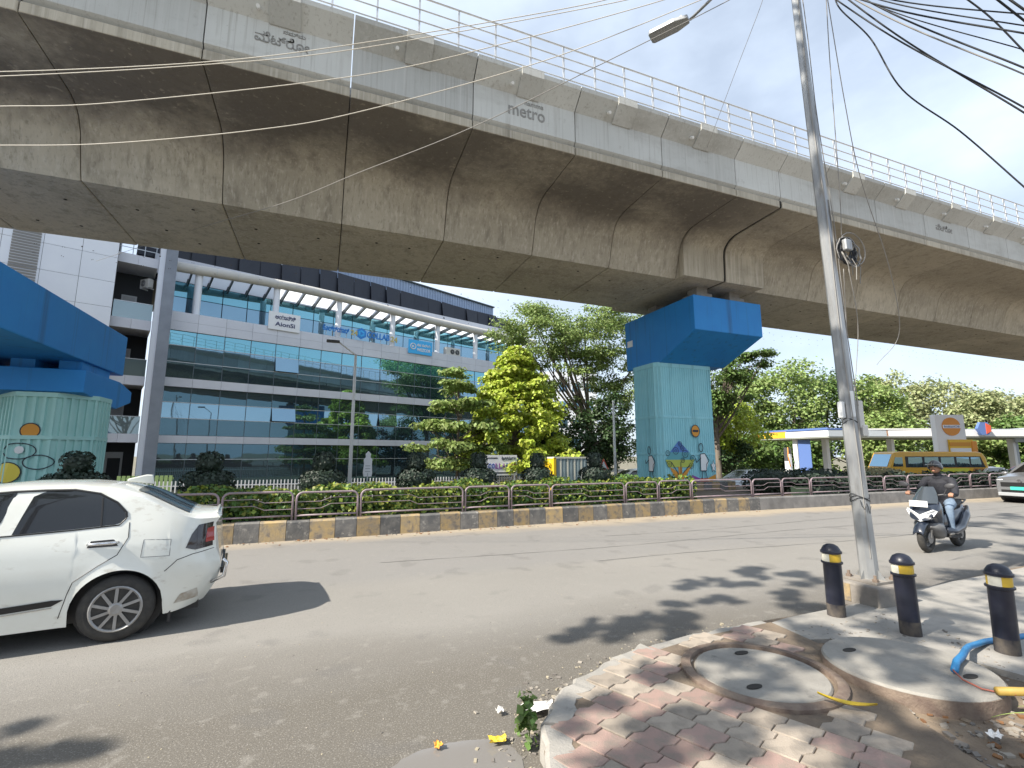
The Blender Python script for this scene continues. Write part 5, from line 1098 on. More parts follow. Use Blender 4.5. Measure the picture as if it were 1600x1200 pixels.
for p, r_, m_, sq in segs:
    mbs.tube(p, r_, 12, sq=None if not sq else (sq[0], sq[1])); mbs.ell(p[0], (r_[0],) * 3, 10, 6); mbs.ell(p[-1], (r_[-1],) * 3, 10, 6)
mbs.ell((-.07, 0, 1.55), (.095, .078, .115), 16, 12); mbs.ell((.02, 0, 1.54), (.022, .014, .022), 8, 6); mbs.ell((.005, 0, 1.495), (.03, .03, .03), 8, 6)
for s_ in (1, -1): mbs.ell((-.08, s_ * .08, 1.545), (.02, .012, .03), 8, 6)
ro = mbs.build('body', ['jacket', 'jeans', 'skin', 'shoe'], rd)
rmz = ro.modifiers.new('r', 'REMESH'); rmz.mode = 'VOXEL'; rmz.voxel_size = .0095; sm_ = ro.modifiers.new('s', 'SMOOTH'); sm_.iterations = 4; sm_.factor = .5
bpy.context.view_layer.update()
me = bpy.data.meshes.new_from_object(ro.evaluated_get(bpy.context.evaluated_depsgraph_get())); ro.modifiers.clear(); ro.data = me
while len(me.materials) < 4: me.materials.append(None)
for i, k in enumerate(('jacket', 'jeans', 'skin', 'shoe')): me.materials[i] = MATS[k]
pc = np.array([p.center for p in me.polygons]); best = np.full(len(pc), 1e9); idx = np.zeros(len(pc), int)
for p, r_, m_, sq in segs + [([(-.07, 0, 1.5), (-.07, 0, 1.6)], [.08, .08], 2, None)]:
    for a, c, ra in zip(p, p[1:], r_):
        a, c = np.array(a), np.array(c); d = c - a; t_ = np.clip(((pc - a) @ d) / (d @ d), 0, 1); ds = np.linalg.norm(pc - a - t_[:, None] * d, axis=1) - ra; k = ds < best; best[k] = ds[k]; idx[k] = m_
me.polygons.foreach_set('material_index', idx.astype(np.int32)); me.polygons.foreach_set('use_smooth', [True] * len(pc))
hm = MB(); hm.grid(lambda i, j: (-.075 + .135 * math.sin(R(4 + (98 - 24 * (math.cos(2 * math.pi * j) > .3)) * i)) * math.cos(2 * math.pi * j), .118 * math.sin(R(4 + 98 * i)) * math.sin(2 * math.pi * j), 1.575 + .125 * math.cos(R(4 + (112 - 30 * max(0, math.cos(2 * math.pi * j))) * i))), 12, 28)
h_ = hm.build('helmet', 'helmet', rd, smooth=True); so = h_.modifiers.new('s', 'SOLIDIFY'); so.thickness = .014
MB().grid(lambda i, j: (-.075 + (.128 + .075 * i) * math.cos(R(-55 + 110 * j)), (.118 + .03 * i) * math.sin(R(-55 + 110 * j)), 1.625 - .02 * i), 3, 12).build('helmet_peak', 'helmet', h_, smooth=True)
for s_ in (1, -1):
    MB().tube([(-.08, s_ * .095, 1.52), (-.05, s_ * .07, 1.45), (-.02, 0, 1.425)], .007, 5).build('chin_strap', 'hair', h_); MB().ell((.018, s_ * .033, 1.565), (.008, .014, .007), 8, 6).build('eye', 'hair', rd); MB().box(.014, .022, s_ * .033 - .02, s_ * .033 + .02, 1.584, 1.59).build('eyebrow', 'hair', rd)
MB().tube([(.018, -.032, 1.508), (.03, -.012, 1.52), (.03, .012, 1.52), (.018, .032, 1.508)], .006, 6).build('moustache', 'hair', rd); MB().tube([(.022, -.02, 1.5), (.027, 0, 1.499), (.022, .02, 1.5)], .004, 5).build('mouth', 'paint_red', rd)
# ------------------------------------------------------------------ lamp pole, bollards, covers, cables
def octa(r, n=8): return [(r * math.cos(2 * math.pi * (i + .5) / n), r * math.sin(2 * math.pi * (i + .5) / n)) for i in range(n)]
PB = Vector((6.12, 3.97, .1)); lean = Vector((-.0355, 0, 1))
lpole = thing('lamp_pole', 'tall grey octagonal street lamp pole bolted to a concrete block by the bollards', 'street lamp', PB)
PT = PB + lean * 9.6
mb = MB(); k = 8; rings = []
for z in np.linspace(.25, 9.6, 8):
    r_ = .1 - .055 * z / 9.6; c = PB + lean * z; rings += [(c.x + x, c.y + y, c.z) for x, y in octa(r_)]
mb.add(rings, [(i * k + j, i * k + (j + 1) % k, (i + 1) * k + (j + 1) % k, (i + 1) * k + j) for i in range(7) for j in range(k)] + [tuple(range(7 * k, 8 * k))]); mb.build('shaft', 'galvanised', lpole, PB)
bp = MB().box(PB.x - .19, PB.x + .19, PB.y - .19, PB.y + .19, .335, .36).build('base_plate', 'plinth', lpole, PB)
for sx in (-.15, .15):
    for sy in (-.15, .15): MB().cyl((PB.x + sx, PB.y + sy, .32), (PB.x + sx, PB.y + sy, .43), .016, n=8).lathe([(.032, 0), (.032, .03)], (PB.x + sx, PB.y + sy, .36), 6).build('anchor_bolt', 'rust_edge', bp, PB).location = (0, 0, 0)
for a in range(4): 
    q = R(90 * a); d = Vector((math.cos(q), math.sin(q), 0)); c = PB + Vector((0, 0, .26)); MB().add([c + d * .07, c + d * .18, c + d * .07 + Vector((0, 0, .14))], [(0, 1, 2)]).build('gusset', 'galvanised', bp, PB)
MB().box(PB.x - .31, PB.x + .31, PB.y - .27, PB.y + .27, .05, .332).build('concrete_block', 'plinth', lpole, PB, bevel=.02); MB().box(PB.x - .318, PB.x - .305, PB.y + .04, PB.y + .26, .12, .31).build('paint_patch', 'kerb_yellow', lpole, PB)
LH = Vector((5.42, 5.72, 9.25)); am = PT + Vector((0, .1, .0))
MB().tube([PB + lean * 8.9, PB + lean * 9.2 + Vector((-.02, .3, .05)), LH + Vector((.18, -.55, .04)), LH + Vector((.1, -.1, .02))], [.03, .028, .024, .024], 8).build('arm', 'galvanised', lpole, PB, True)
dl = Vector((-.32, .52, .02)).normalized(); Tl = Matrix.Translation(LH) @ dl.to_track_quat('X', 'Z').to_matrix().to_4x4()
M('led_panel', (.32, .33, .34), .3); hd = MB().prism([(-.12, -.07), (.1, -.13), (.52, -.13), (.56, -.1), (.56, .1), (.52, .13), (.1, .13), (-.12, .07)], -.01, .06, 'z', Tl).build('lamp_head', 'galvanised', lpole, PB, bevel=.01); MB().prism([(.12, -.1), (.52, -.1), (.52, .1), (.12, .1)], -.016, -.011, 'z', Tl).build('led_panel', 'led_panel', hd, PB).location = (0, 0, 0)
MB().prism([(-.02, -.06), (.2, -.06), (.2, .06), (-.02, .06)], .06, .1, 'z', Tl).build('driver_box', 'galvanised', hd, PB)
for o_ in lpole.children:
    pass
# tied wires, tag, small boxes on the pole
def ring(z, r, mat, n=1, nm='tied_wire'):
    mb = MB(); c = PB + lean * (z - .1)
    for i in range(n): mb.tube([(c.x + r * math.cos(a), c.y + r * math.sin(a), c.z + .02 * i + .03 * math.sin(a * 2 + i)) for a in np.linspace(0, 2 * math.pi, 17)[:-1]], .004, 5, closed=True)
    return mb.build(nm, mat, lpole, PB)
ring(1.27, .1, 'wire_black', 3); ring(2.2, .085, 'wire_black', 2); ring(3.1, .075, 'wire_grey', 1)
c = PB + lean * 1.15; MB().tube([c + Vector(q) for q in ((-.09, -.06, .02), (-.1, -.08, -.05), (-.06, -.09, -.09), (-.03, -.095, -.02), (.0, -.1, -.14), (.03, -.1, -.05))], .004, 5).build('tied_wire', 'wire_black', lpole, PB)
c = PB + lean * 2.2
for q, mt, sz in (((-.03, -.075, .12), 'paint_white', (.035, .01, .16)), ((.13, -.03, .0), 'ac_body', (.045, .04, .17)), ((.16, -.03, -.2), 'ac_body', (.05, .05, .07)), ((-.13, .0, .05), 'paint_white', (.03, .03, .1))):
    p = c + Vector(q); MB().box(p.x - sz[0], p.x + sz[0], p.y - sz[1], p.y + sz[1], p.z - sz[2], p.z + sz[2]).build('clamp_box', mt, lpole, PB, bevel=.01)
for dx, z0, z1 in ((-.06, .5, 9), (.02, .5, 5), (.07, 2.3, 9.2)):
    MB().tube([PB + lean * z + Vector((dx * (1.1 - .04 * z) + .01 * math.sin(z * 1.7), -.088 + .005 * z + .008 * math.sin(z * 2.3), 0)) for z in np.linspace(z0, z1, 16)], .006, 5).build('cable', 'wire_grey', lpole, PB)
# coil of spare cable on the pole
cc = PB + lean * 4.3 + Vector((.14, -.12, 0)); coil = thing('cable_coil', 'tangled coil of spare cable hanging on the lamp pole', 'cable', cc)
for i in range(11):
    r_ = random.uniform(.1, .19); a0 = random.uniform(0, 6); tl = random.uniform(-.5, .5); mb = MB()
    mb.tube([cc + Vector((r_ * math.cos(a) + .05 * (i % 3), r_ * .35 * math.sin(a) * tl + random.uniform(-.015, .015), r_ * 1.15 * math.sin(a))) for a in np.linspace(0, 2 * math.pi, 19)[:-1]], random.choice((.006, .008, .011)), 5, closed=True).build('loop', random.choice(('wire_black', 'wire_black', 'wire_grey')), coil, cc)
MB().tube([cc + Vector((.16 + .24 * math.cos(a), .0, .05 + .22 * math.sin(a))) for a in np.linspace(-1.6, 2.6, 14)], .007, 5).build('loop', 'wire_grey', coil, cc); MB().box(cc.x - .07, cc.x + .05, cc.y - .07, cc.y - .01, cc.z - .02, cc.z + .13).build('joint_box', 'galvanised', coil, cc, bevel=.015)
for q in range(4): MB().tube([cc + Vector((-.1 + .07 * q, -.05, -.12)), cc + Vector((-.08 + .08 * q, -.07, -.22)), cc + Vector((-.05 + .06 * q, -.06, -.3 - .05 * q))], .005, 5).build('loose_end', ('wire_grey', 'wire_black')[q % 2], coil, cc)
# bollards
def bollard(x, y, label, tilt):
    t = thing('bollard', label, 'bollard', (x, y, .1), 0, 'black bollards with yellow bands'); t.rotation_euler = tilt; n = 20
    MB().lathe([(.084, .1), (.085, .56)], (0, 0, 0), n).build('post', 'bollard_black', t, smooth=True, auto=40); MB().lathe([(.086, -.02), (.085, .12), (.0845, .15)], (0, 0, 0), n).build('dusty_foot', 'bollard_dust', t, smooth=True, auto=40)
    MB().lathe([(.085, .555), (.1, .56), (.101, .575), (.088, .582)], (0, 0, 0), n).build('collar', 'bollard_black', t, smooth=True, auto=40)
    MB().lathe([(.086, .58), (.086, .665)], (0, 0, 0), n).build('yellow_band', 'band_yellow', t, smooth=True, auto=40)
    mb = MB(); mb.grid(lambda i, j: (.0872 * math.cos(R(120 + 65 * i)), .0872 * math.sin(R(120 + 65 * i)), .582 + .08 * j), 8, 1); mb.build('painted_glint', 'band_glint', t, smooth=True)  # sun glint on the yellow band, put in as whitish colour
    MB().lathe([(.086, .66), (.1, .665), (.1, .685), (.09, .69), (.086, .705), (.068, .735), (.035, .755), (.002, .76)], (0, 0, 0), n).build('dome_cap', 'bollard_black', t, smooth=True, auto=40)
bollard(5.14, 3.72, 'black bollard with yellow band standing left of the lamp pole', (R(.6), R(-1.2), .3)); bollard(5.27, 3.1, 'middle black bollard with yellow band, in front of the lamp pole', (R(-.5), R(-.8), .1)); bollard(5.56, 2.53, 'nearest black bollard with yellow band at the right edge', (R(.8), R(-1.2), .5))
# manhole covers
def cover(x, y, label, r, ring_, ztop, holes, rz):
    t = thing('manhole_cover', label, 'manhole', (x, y, .1), rz); n = 40
    if ring_:
        MB().lathe([(r + .1, -.03), (r + .1, ztop - .1), (r + .085, ztop - .092), (r + .03, ztop - .09), (r + .025, ztop - .14)], (0, 0, 0), n).build('rim', 'rust_edge', t, smooth=True, auto=30)
    d = MB().lathe([(r, -.03), (r, ztop - .118), (r - .012, ztop - .105), (.001, ztop - .1)] if ring_ else [(r * 1.0, -.03), (r, ztop - .115), (r - .012, ztop - .1), (.001, ztop - .1)], (0, 0, 0), n); ob = d.build('lid', 'cast_concrete', t, smooth=True, auto=30)
    if not ring_: MB().lathe([(r + .004, -.02), (r + .004, ztop - .118)], (0, 0, 0), n).build('side_wall', 'rust_edge', t, smooth=True, auto=30)
    for a, q in holes: MB().lathe([(.045, 0), (.045, .004)], (q * math.cos(a), q * math.sin(a), ztop - .1), 14, Matrix.Diagonal((1.5, .7, 1))).build('lifting_hole', 'hole_dark', t)
    return t
cover(3.2, 2.97, 'round concrete manhole lid set in a rusty raised ring among the pavers', .47, True, .165, ((R(215), .3), (R(65), .34)), 0)
cover(4.25, 2.56, 'thick raised round concrete manhole slab beside the bollards', .55, False, .22, ((R(115), .36), (R(-60), .36)), R(0))
# blue pipe, stick, red cable, leaf, grass, litter
M('pipe_blue', (.02, .17, .4), .45, (.03, .2, .42), 8); M('bamboo', (.36, .24, .05), .6, (.28, .19, .05), 6); M('wire_red', (.4, .12, .08), .5); M('leaf_fallen', (.62, .46, .02), .55, (.5, .33, .03), 9); M('leaf_dry', (.27, .13, .05), .8, (.2, .1, .05), 8, rnd=.25); M('litter', (.75, .73, .7), .7, rnd=.1); M('grass_blade', (.42, .5, .16), .6, isl=.2, trans=.3)
t = MB().tube([(4.35, 2.3, .255), (4.52, 2.37, .262), (4.7, 2.42, .26), (4.95, 2.52, .235), (5.2, 2.62, .19), (5.6, 2.7, .15), (6.3, 2.66, .13), (7.6, 2.3, .12)], .024, 10).build('water_pipe', 'pipe_blue', smooth=True); tag(t, 'blue plastic pipe lying across the raised manhole slab behind the bollard', 'pipe')
t = MB().tube([(4.35, 2.31, .255), (4.28, 2.22, .236), (4.25, 2.1, .23), (4.3, 2.02, .23), (4.33, 1.96, .24)], .006, 6).build('thin_cable', 'wire_red', smooth=True); tag(t, 'thin reddish cable running from the blue pipe to the yellow stick', 'cable')
t = MB().tube([(4.25, 2.02, .25), (4.6, 1.86, .25), (5.0, 1.72, .24), (5.5, 1.5, .2)], [.026, .027, .028, .028], 9).build('bamboo_stick', 'bamboo', smooth=True); tag(t, 'yellow bamboo stick resting on the raised manhole slab', 'stick')
def leafp(name, label, c, L_, W_, rz, mat, tilt=.08, curl=.03, cat='leaf', grp=None):
    T = Matrix.Translation(c) @ Matrix.Rotation(rz, 4, 'Z') @ Matrix.Rotation(tilt, 4, 'Y')
    o = MB().grid(lambda i, j: T @ Vector(((i - .5) * L_, (j - .5) * W_ * math.sin(math.pi * min(max(i, .02), .98)) ** .8, curl * (1 - 4 * (j - .5) ** 2) * -.4 + curl * 4 * (i - .5) ** 2)), 9, 4).build(name, mat, smooth=True); tag(o, label, cat, grp); return o
leafp('fallen_leaf', 'long bright yellow fallen leaf lying over the ring of the left manhole', (3.28, 2.36, .2), .34, .055, R(-38), 'leaf_fallen')
for k_, (c, L_, W_, rz, nm) in enumerate((((4.15, 1.62, .13), .26, .11, .4, 'large curled brown dry leaf at the foot of the raised manhole slab'), ((5.3, 2.2, .15), .22, .09, 1.2, 'brown dry leaf behind the nearest bollard foot'), ((3.72, 1.32, .12), .3, .12, 2.4, 'brown dry leaf on the bare soil at the lower right corner'), ((4.75, 1.95, .15), .16, .08, .2, 'orange brown dry leaf under the yellow stick'))): leafp('dry_leaf', nm, c, L_, W_, rz, 'leaf_dry', .1, .05, 'leaf', 'dry brown leaves on the soil')
gr = thing('grass_tuft', 'pale green grass blades hanging in at the right edge', 'grass', (4.35, 1.55, .1))
for p in ([(4.2, 1.48, .1), (4.12, 1.56, .34), (3.9, 1.72, .36), (3.78, 1.84, .26)], [(4.2, 1.48, .1), (4.1, 1.58, .45), (4.25, 1.74, .5), (4.4, 1.8, .36)], [(4.35, 1.5, .1), (4.28, 1.66, .25), (4.25, 1.8, .27), (4.2, 1.9, .22)], [(4.37, 1.5, .1), (4.42, 1.6, .33), (4.5, 1.72, .42), (4.7, 1.8, .36)]):
    q = [Vector(a) for a in p]; pts = [q[0] * (1 - s) ** 3 + q[1] * 3 * s * (1 - s) ** 2 + q[2] * 3 * s * s * (1 - s) + q[3] * s ** 3 for s in np.linspace(0, 1, 12)]
    MB().tube(pts, [.004 + .006 * math.sin(math.pi * min(1, i / 11 + .12)) for i in range(12)], 4, sq=(1, .2)).build('blade', 'grass_blade', gr, (4.35, 1.55, .1), True)
def crumple(name, label, c, s, mat, n=0):
    rs = np.random.default_rng(n); o = MB().grid(lambda i, j: (c[0] + (i - .5) * s[0] + rs.uniform(-.1, .1) * s[0], c[1] + (j - .5) * s[1] + rs.uniform(-.1, .1) * s[1], c[2] + rs.uniform(0, s[2])), 5, 5).build(name, mat, smooth=False); o.rotation_euler = (0, 0, 0); return tag(o, label, 'litter', 'scraps of litter')
M('litter_pink', (.55, .16, .22), .7); M('litter_orange', (.65, .3, .04), .6); M('litter_yellow', (.7, .5, .05), .6)
crumple('paper_scrap', 'flattened pale paper sheet at the kerb corner beside the road', (1.5, 3.34, .03), (.24, .13, .035), 'litter', 1); crumple('paper_scrap', 'small white scrap at the foot of the raised manhole slab', (3.85, 1.86, .13), (.1, .06, .03), 'litter', 2); crumple('plastic_scrap', 'crumpled clear plastic on the soil near the grass blades', (4.05, 1.66, .12), (.16, .1, .05), 'litter', 3)
crumple('food_wrapper', 'yellow and white wrapper lying at the puddle edge', (1.12, 3.1, .02), (.11, .06, .03), 'litter_yellow', 4); crumple('food_wrapper', 'orange peel scrap on the puddle', (.76, 3.19, .015), (.05, .06, .03), 'litter_orange', 5); crumple('paper_scrap', 'tiny white paper ball on the road before the kerb corner', (1.25, 3.42, .012), (.05, .05, .04), 'litter', 6)
# puddle
m = bpy.data.materials.new('water'); m.use_nodes = True; b = m.node_tree.nodes['Principled BSDF']; b.inputs['Base Color'].default_value = (.2, .19, .18, 1); b.inputs['Roughness'].default_value = .06; b.inputs['Specular IOR Level'].default_value = .6; MATS['water'] = m
pp = [(.3, 2.95), (.5, 3.14), (.7, 3.22), (.92, 3.22), (1.12, 3.15), (1.2, 3.0), (1.18, 2.8), (1.05, 2.5), (.6, 2.4), (.3, 2.6)]
pq = []
for i in range(len(pp)):
    p0, p1, p2, p3 = [Vector(pp[(i + k) % len(pp)]) for k in (-1, 0, 1, 2)]
    for s in np.linspace(0, 1, 6)[:-1]: pq.append(.5 * ((2 * p1) + (p2 - p0) * s + (2 * p0 - 5 * p1 + 4 * p2 - p3) * s * s + (3 * p1 - p0 - 3 * p2 + p3) * s ** 3))
o = MB().add([(p.x + random.uniform(-.008, .008), p.y + random.uniform(-.008, .008), .004) for p in pq], [tuple(range(len(pq)))[::-1]]).build('puddle', 'water'); tag(o, 'shallow muddy puddle reflecting sky beside the kerb corner', 'puddle', kind=None)
# weed at the kerb corner
wd = thing('weed', 'small green weed growing at the kerb corner beside the puddle', 'plant', (1.3, 3.02, 0)); cl = [((1.3 + random.uniform(-.05, .05), 3.02 + random.uniform(-.04, .04), .05 + .2 * random.random()), (.05, .05, .06)) for _ in range(9)]; P_, N_ = clump_points(cl, 14); leaf_mesh('leaves', P_, N_, .05, 'leaf_mid', wd, .45, (1.3, 3.02, 0)); MB().tube([(1.3, 3.02, 0), (1.3, 3.02, .22)], .004, 5).build('stem', 'leaf_mid', wd, (1.3, 3.02, 0))
# loose gravel, dry leaf crumbs and soil debris
def debris(name, label, n, region, s0, s1, mats, z=0.):
    mb = MB(); k = 0
    while k < n:
        x, y = region(); s = random.uniform(s0, s1); a = random.uniform(0, 3.1); mb.mi = random.randrange(len(mats)); T = Matrix.Translation((x, y, z + s * .2)) @ Matrix.Rotation(a, 4, 'Z') @ Matrix.Rotation(random.uniform(-.5, .5), 4, 'X')
        mb.box(-s * random.uniform(.5, 1.3), s * .6, -s * .5, s * random.uniform(.3, .7), -s * .25, s * .25, T); k += 1
    o = mb.build(name, mats); tag(o, label, 'debris', kind='stuff')
def along_edge():
    i = random.randrange(2, 9); a, c = Vector(FP[i]), Vector(FP[i + 1]); p = a.lerp(c, random.random()); t_ = (c - a).normalized(); d = abs(random.gauss(0, .18)) + .02; return p.x - t_.y * d, p.y + t_.x * d
M('stone_a', (.3, .27, .23), .9, rnd=.1); M('stone_b', (.16, .145, .13), .9); M('straw', (.34, .3, .22), .85)
debris('gravel', 'loose gravel and crumbs scattered along the kerb edge', 420, along_edge, .006, .022, ['stone_a', 'stone_b', 'straw'])
debris('gravel', 'scattered bits of grit on the near road', 260, lambda: (random.uniform(-2, 4), random.uniform(2.3, 6)), .003, .009, ['stone_a', 'stone_b', 'straw'])
debris('soil_debris', 'soil, twigs and leaf crumbs on the bare patch at lower right', 900, lambda: (random.uniform(2.9, 5.0), random.uniform(.9, 2.5)), .006, .035, ['stone_b', 'soil', 'leaf_dry', 'stone_b', 'stone_a'], .095)
debris('soil_debris', 'crumbs of soil round the left manhole ring', 220, lambda: (lambda a, r_: (3.2 + r_ * math.cos(a), 2.97 + r_ * math.sin(a)))(random.uniform(0, 6.3), random.uniform(.58, .72)), .006, .02, ['stone_b', 'soil', 'stone_a'], .12)
debris('leaf_litter', 'dry leaves and sand along the foot of the median kerb', 300, lambda: (lambda u: (u, kv(u) - abs(random.gauss(0, .18)) - .03))(random.uniform(-6, 14)), .01, .035, ['straw', 'leaf_dry', 'stone_a'], 0)
debris('gravel', 'soil crumbs between manhole slab and bollards', 200, lambda: (random.uniform(3.6, 5.7), random.uniform(2.2, 3.6)), .005, .018, ['stone_b', 'stone_a'], .125)
# ------------------------------------------------------------------ overhead cables
def cal_ray(px, py):
    F_ = Vector((math.cos(YAW) * math.cos(PITCH), math.sin(YAW) * math.cos(PITCH), math.sin(PITCH))); R_ = Vector((math.sin(YAW), -math.cos(YAW), 0)); U_ = R_.cross(F_); return F_ + R_ * ((px - 800) / 745) - U_ * ((py - 600) / 745)
def cable(ctrl, r_, mat, label, grp='overhead cables'):
    """ctrl: real-space points; smooth Catmull-Rom through them"""
    P_ = [Vector(p) for p in ctrl]; P_ = [P_[0] * 2 - P_[1]] + P_ + [P_[-1] * 2 - P_[-2]]; pts = []
    for i in range(1, len(P_) - 2):
        p0, p1, p2, p3 = P_[i - 1:i + 3]
        for s in np.linspace(0, 1, 11)[:-1]: pts.append(.5 * ((2 * p1) + (p2 - p0) * s + (2 * p0 - 5 * p1 + 4 * p2 - p3) * s * s + (3 * p1 - p0 - 3 * p2 + p3) * s ** 3))
    pts.append(P_[-2]); o = MB().tube(pts, r_, 6).build('cable', mat, smooth=True); return tag(o, label, 'cable', grp)
def W3(px, py, d): return Vector((0, 0, 1.8)) + cal_ray(px, py) * d
LEFTW = [([(-160, 106, 7.2), (0, 112, 7.2), (320, 97, 7.2), (560, 68, 7.2), (900, 10, 7.4), (1010, -20, 7.5)], 'upper of the paired thin wires crossing the left viaduct'), ([(-160, 117, 7.4), (0, 119, 7.4), (320, 101, 7.4), (560, 76, 7.4), (960, 4, 7.6), (1030, -20, 7.6)], 'lower of the paired thin wires crossing the left viaduct'),
         ([(-160, 169, 7.2), (0, 166, 7.2), (180, 160, 7.2), (560, 118, 7.3), (800, 65, 7.4), (1030, 2, 7.5), (1100, -25, 7.5)], 'third wire from the top crossing the left viaduct'), ([(-160, 225, 7.3), (0, 227, 7.3), (170, 224, 7.3), (400, 203, 7.3), (560, 175, 7.4), (850, 95, 7.5), (1090, 2, 7.6), (1150, -25, 7.6)], 'lowest long sagging wire crossing the left viaduct'),
         ([(150, 408, 22), (305, 358, 15), (440, 318, 11), (560, 270, 9), (740, 198, 8), (950, 95, 7.6), (1130, 5, 7.5), (1180, -25, 7.5)], 'steep thin wire rising from the office side to the lamp pole')]
for l_, nm in LEFTW: cable([W3(*q) for q in l_], .0065, 'wire_pale' if 'steep' not in nm else 'wire_grey', nm)
top = PB + lean * 9.0
RW = [((1600, 40, 5.2), (1700, 55, 5), 'wire_black', .007), ((1600, 52, 5.0), (1720, 72, 4.8), 'wire_black', .009), ((1600, 78, 5.4), (1720, 118, 5.2), 'wire_black', .006), ((1600, 106, 5.1), (1720, 160, 4.9), 'wire_black', .009), ((1600, 116, 5.3), (1720, 175, 5), 'wire_grey', .008), ((1600, 168, 5.0), (1720, 245, 4.8), 'wire_black', .0085), ((1600, 176, 5.2), (1720, 255, 5), 'wire_black', .009), ((1600, 22, 5.6), (1720, 30, 5.5), 'wire_black', .008)]
nmr = ['top thick', 'second, thickest', 'third, slim', 'fourth, medium', 'fifth, greyish', 'sixth, heavy', 'lowest slim', 'uppermost slim']
for (a, c, mt, r_), nm in zip(RW, nmr):
    A_ = W3(*a); B_ = W3(*c); st = PB + lean * 8.35 + Vector((random.uniform(-.03, .05), random.uniform(-.05, .02), random.uniform(0, .3))); mid = st.lerp(A_, .5) + Vector((0, 0, -.12)); cable([st, mid, A_, B_], r_, mt, nm + ' cable of the bundle fanning right from the lamp pole', 'cable bundle at upper right')
for pts, nm, r_, mt in (([(1303, -30, 6.8), (1310, 10, 6.6), (1360, 60, 6.4), (1410, 140, 6.1), (1500, 205, 5.8), (1600, 292, 5.5), (1700, 380, 5.3)], 'loose wavy cable drooping to the right edge', .009, 'wire_black'), ([(1485, -20, 6), (1545, 25, 5.9), (1600, 80, 5.8), (1660, 140, 5.7)], 'stray cable crossing the bundle near the right edge', .01, 'wire_black'), ([(1540, -15, 5.6), (1600, 32, 5.5), (1680, 95, 5.4)], 'short cable cutting the top right corner', .012, 'wire_black'), ([(1565, -10, 5.6), (1600, 15, 5.5), (1680, 70, 5.4)], 'second short cable cutting the top right corner', .012, 'wire_black'),
    ([(1197, -30, 8.6), (1190, 5, 8.7), (1150, 110, 9.5), (1105, 230, 11)], 'thin wire slanting from the lamp pole down to the viaduct coping', .005, 'wire_grey'), ([(1290, -20, 7), (1297, 100, 7.1), (1312, 300, 7.2), (1315, 372, 7.3)], 'thin wire hanging straight down to the cable coil', .006, 'wire_grey'), ([(1290, -20, 7.1), (1320, 160, 7.6), (1345, 280, 8.2), (1390, 420, 9), (1405, 520, 9.6), (1370, 570, 9.4)], 'thin wire hanging right of the lamp pole past the viaduct', .006, 'wire_grey'), ([(1318, 420, 7.2), (1322, 500, 7.3), (1324, 570, 7.3), (1328, 620, 7.2)], 'short wire hanging from the coil beside the pole', .005, 'wire_grey'), ([(1326, 420, 7.2), (1340, 500, 7.3), (1338, 575, 7.3), (1332, 640, 7.2)], 'looping wire hanging from the coil to the clamp boxes', .005, 'wire_grey')):
    cable([W3(*q) for q in pts], r_, mt, nm)
# ------------------------------------------------------------------ lamps, signs, container across the road
def far_lamp(label, base, h, arm, rz):
    t = thing('street_lamp', label, 'street lamp', base, rz, 'slim lamp posts across the road'); MB().cyl((0, 0, 0), (0, 0, h), .09, .055, 10).build('post', 'steel_pale', t, smooth=True)
    if arm: MB().tube([(0, 0, h - .05), (-.15, 0, h + .08), (arm, 0, h + .5)], .035, 8).build('arm', 'steel_pale', t, smooth=True); MB().box(arm - .5, arm + .05, -.11, .11, h + .46, h + .57).build('lamp_head', 'dark_metal', t, bevel=.03)
far_lamp('slim white lamp post with arm standing in front of the office glass', (1.12, 22, -.5), 6.75, -.75, 0); far_lamp('thin pale post just left of the painted pier', (15.85, 24, -.5), 5.5, 0, 0)
cs = thing('notice_board', 'white board reading COLLAB 24 on a post under the yellow tree', 'sign', (9.55, 26, -.5)); MB().box(-.95, .95, 0, .06, 1.15, 2.3).build('board', 'sign_white', cs)
M('grad_blue', (.06, .1, .4), .5); M('grad_purple', (.22, .05, .28), .5); M('grad_red', (.55, .03, .05), .5)
for i, ch in enumerate('COLLAB'): text('lettering', ch, ('grad_blue', 'grad_blue', 'grad_purple', 'grad_purple', 'grad_purple', 'grad_blue')[i], cs, FT(-.72 + .215 * i, 1.68, -.01), 1, .008, fit=(.17, .3), bold=.03)
text('lettering', '24', 'grad_red', cs, FT(.7, 1.68, -.01), 1, .008, fit=(.38, .3), bold=.03); text('lettering', 'ಕೊಲ್ಲ್ಯಾಬ್ 24', 'ink', cs, FT(.42, 2.12, -.01), 1, .008, fit=(.85, .2)); MB().box(-.82, -.25, -.008, 0, 2.1, 2.16).build('small_print', 'ink', cs); MB().box(-.75, .85, -.008, 0, 1.26, 1.33).build('small_print', 'ink', cs)
for q in (-.7, .82): MB().box(q - .05, q + .05, .06, .14, 0, 1.3).build('post', 'sign_white', cs)
M('container_yellow', (.68, .46, .02), .5); M('container_grey', (.32, .4, .42), .5, (.27, .34, .36), 2); M('container_pale', (.6, .6, .52), .5)
ct = thing('storage_container', 'ribbed grey storage container with yellow end under the trees', 'container', (12.4, 24.9, -.55), R(0)); 
MB().box(0, 2.5, 0, 2.2, .1, 2.15).build('box', 'container_grey', ct); MB().box(-.05, .02, -.03, 2.23, .1, 2.2).build('yellow_end', 'container_yellow', ct); MB().box(-.07, 2.55, -.06, 2.25, 2.15, 2.24).build('roof', 'container_pale', ct)
for i in range(11): MB().box(.1 + i * .225, .19 + i * .225, -.04, 0, .12, 2.15).build('rib', 'container_pale' if i % 2 else 'container_grey', ct)
MB().box(-.1, .05, -.06, .06, .0, 2.2).build('corner_post', 'container_yellow', ct)
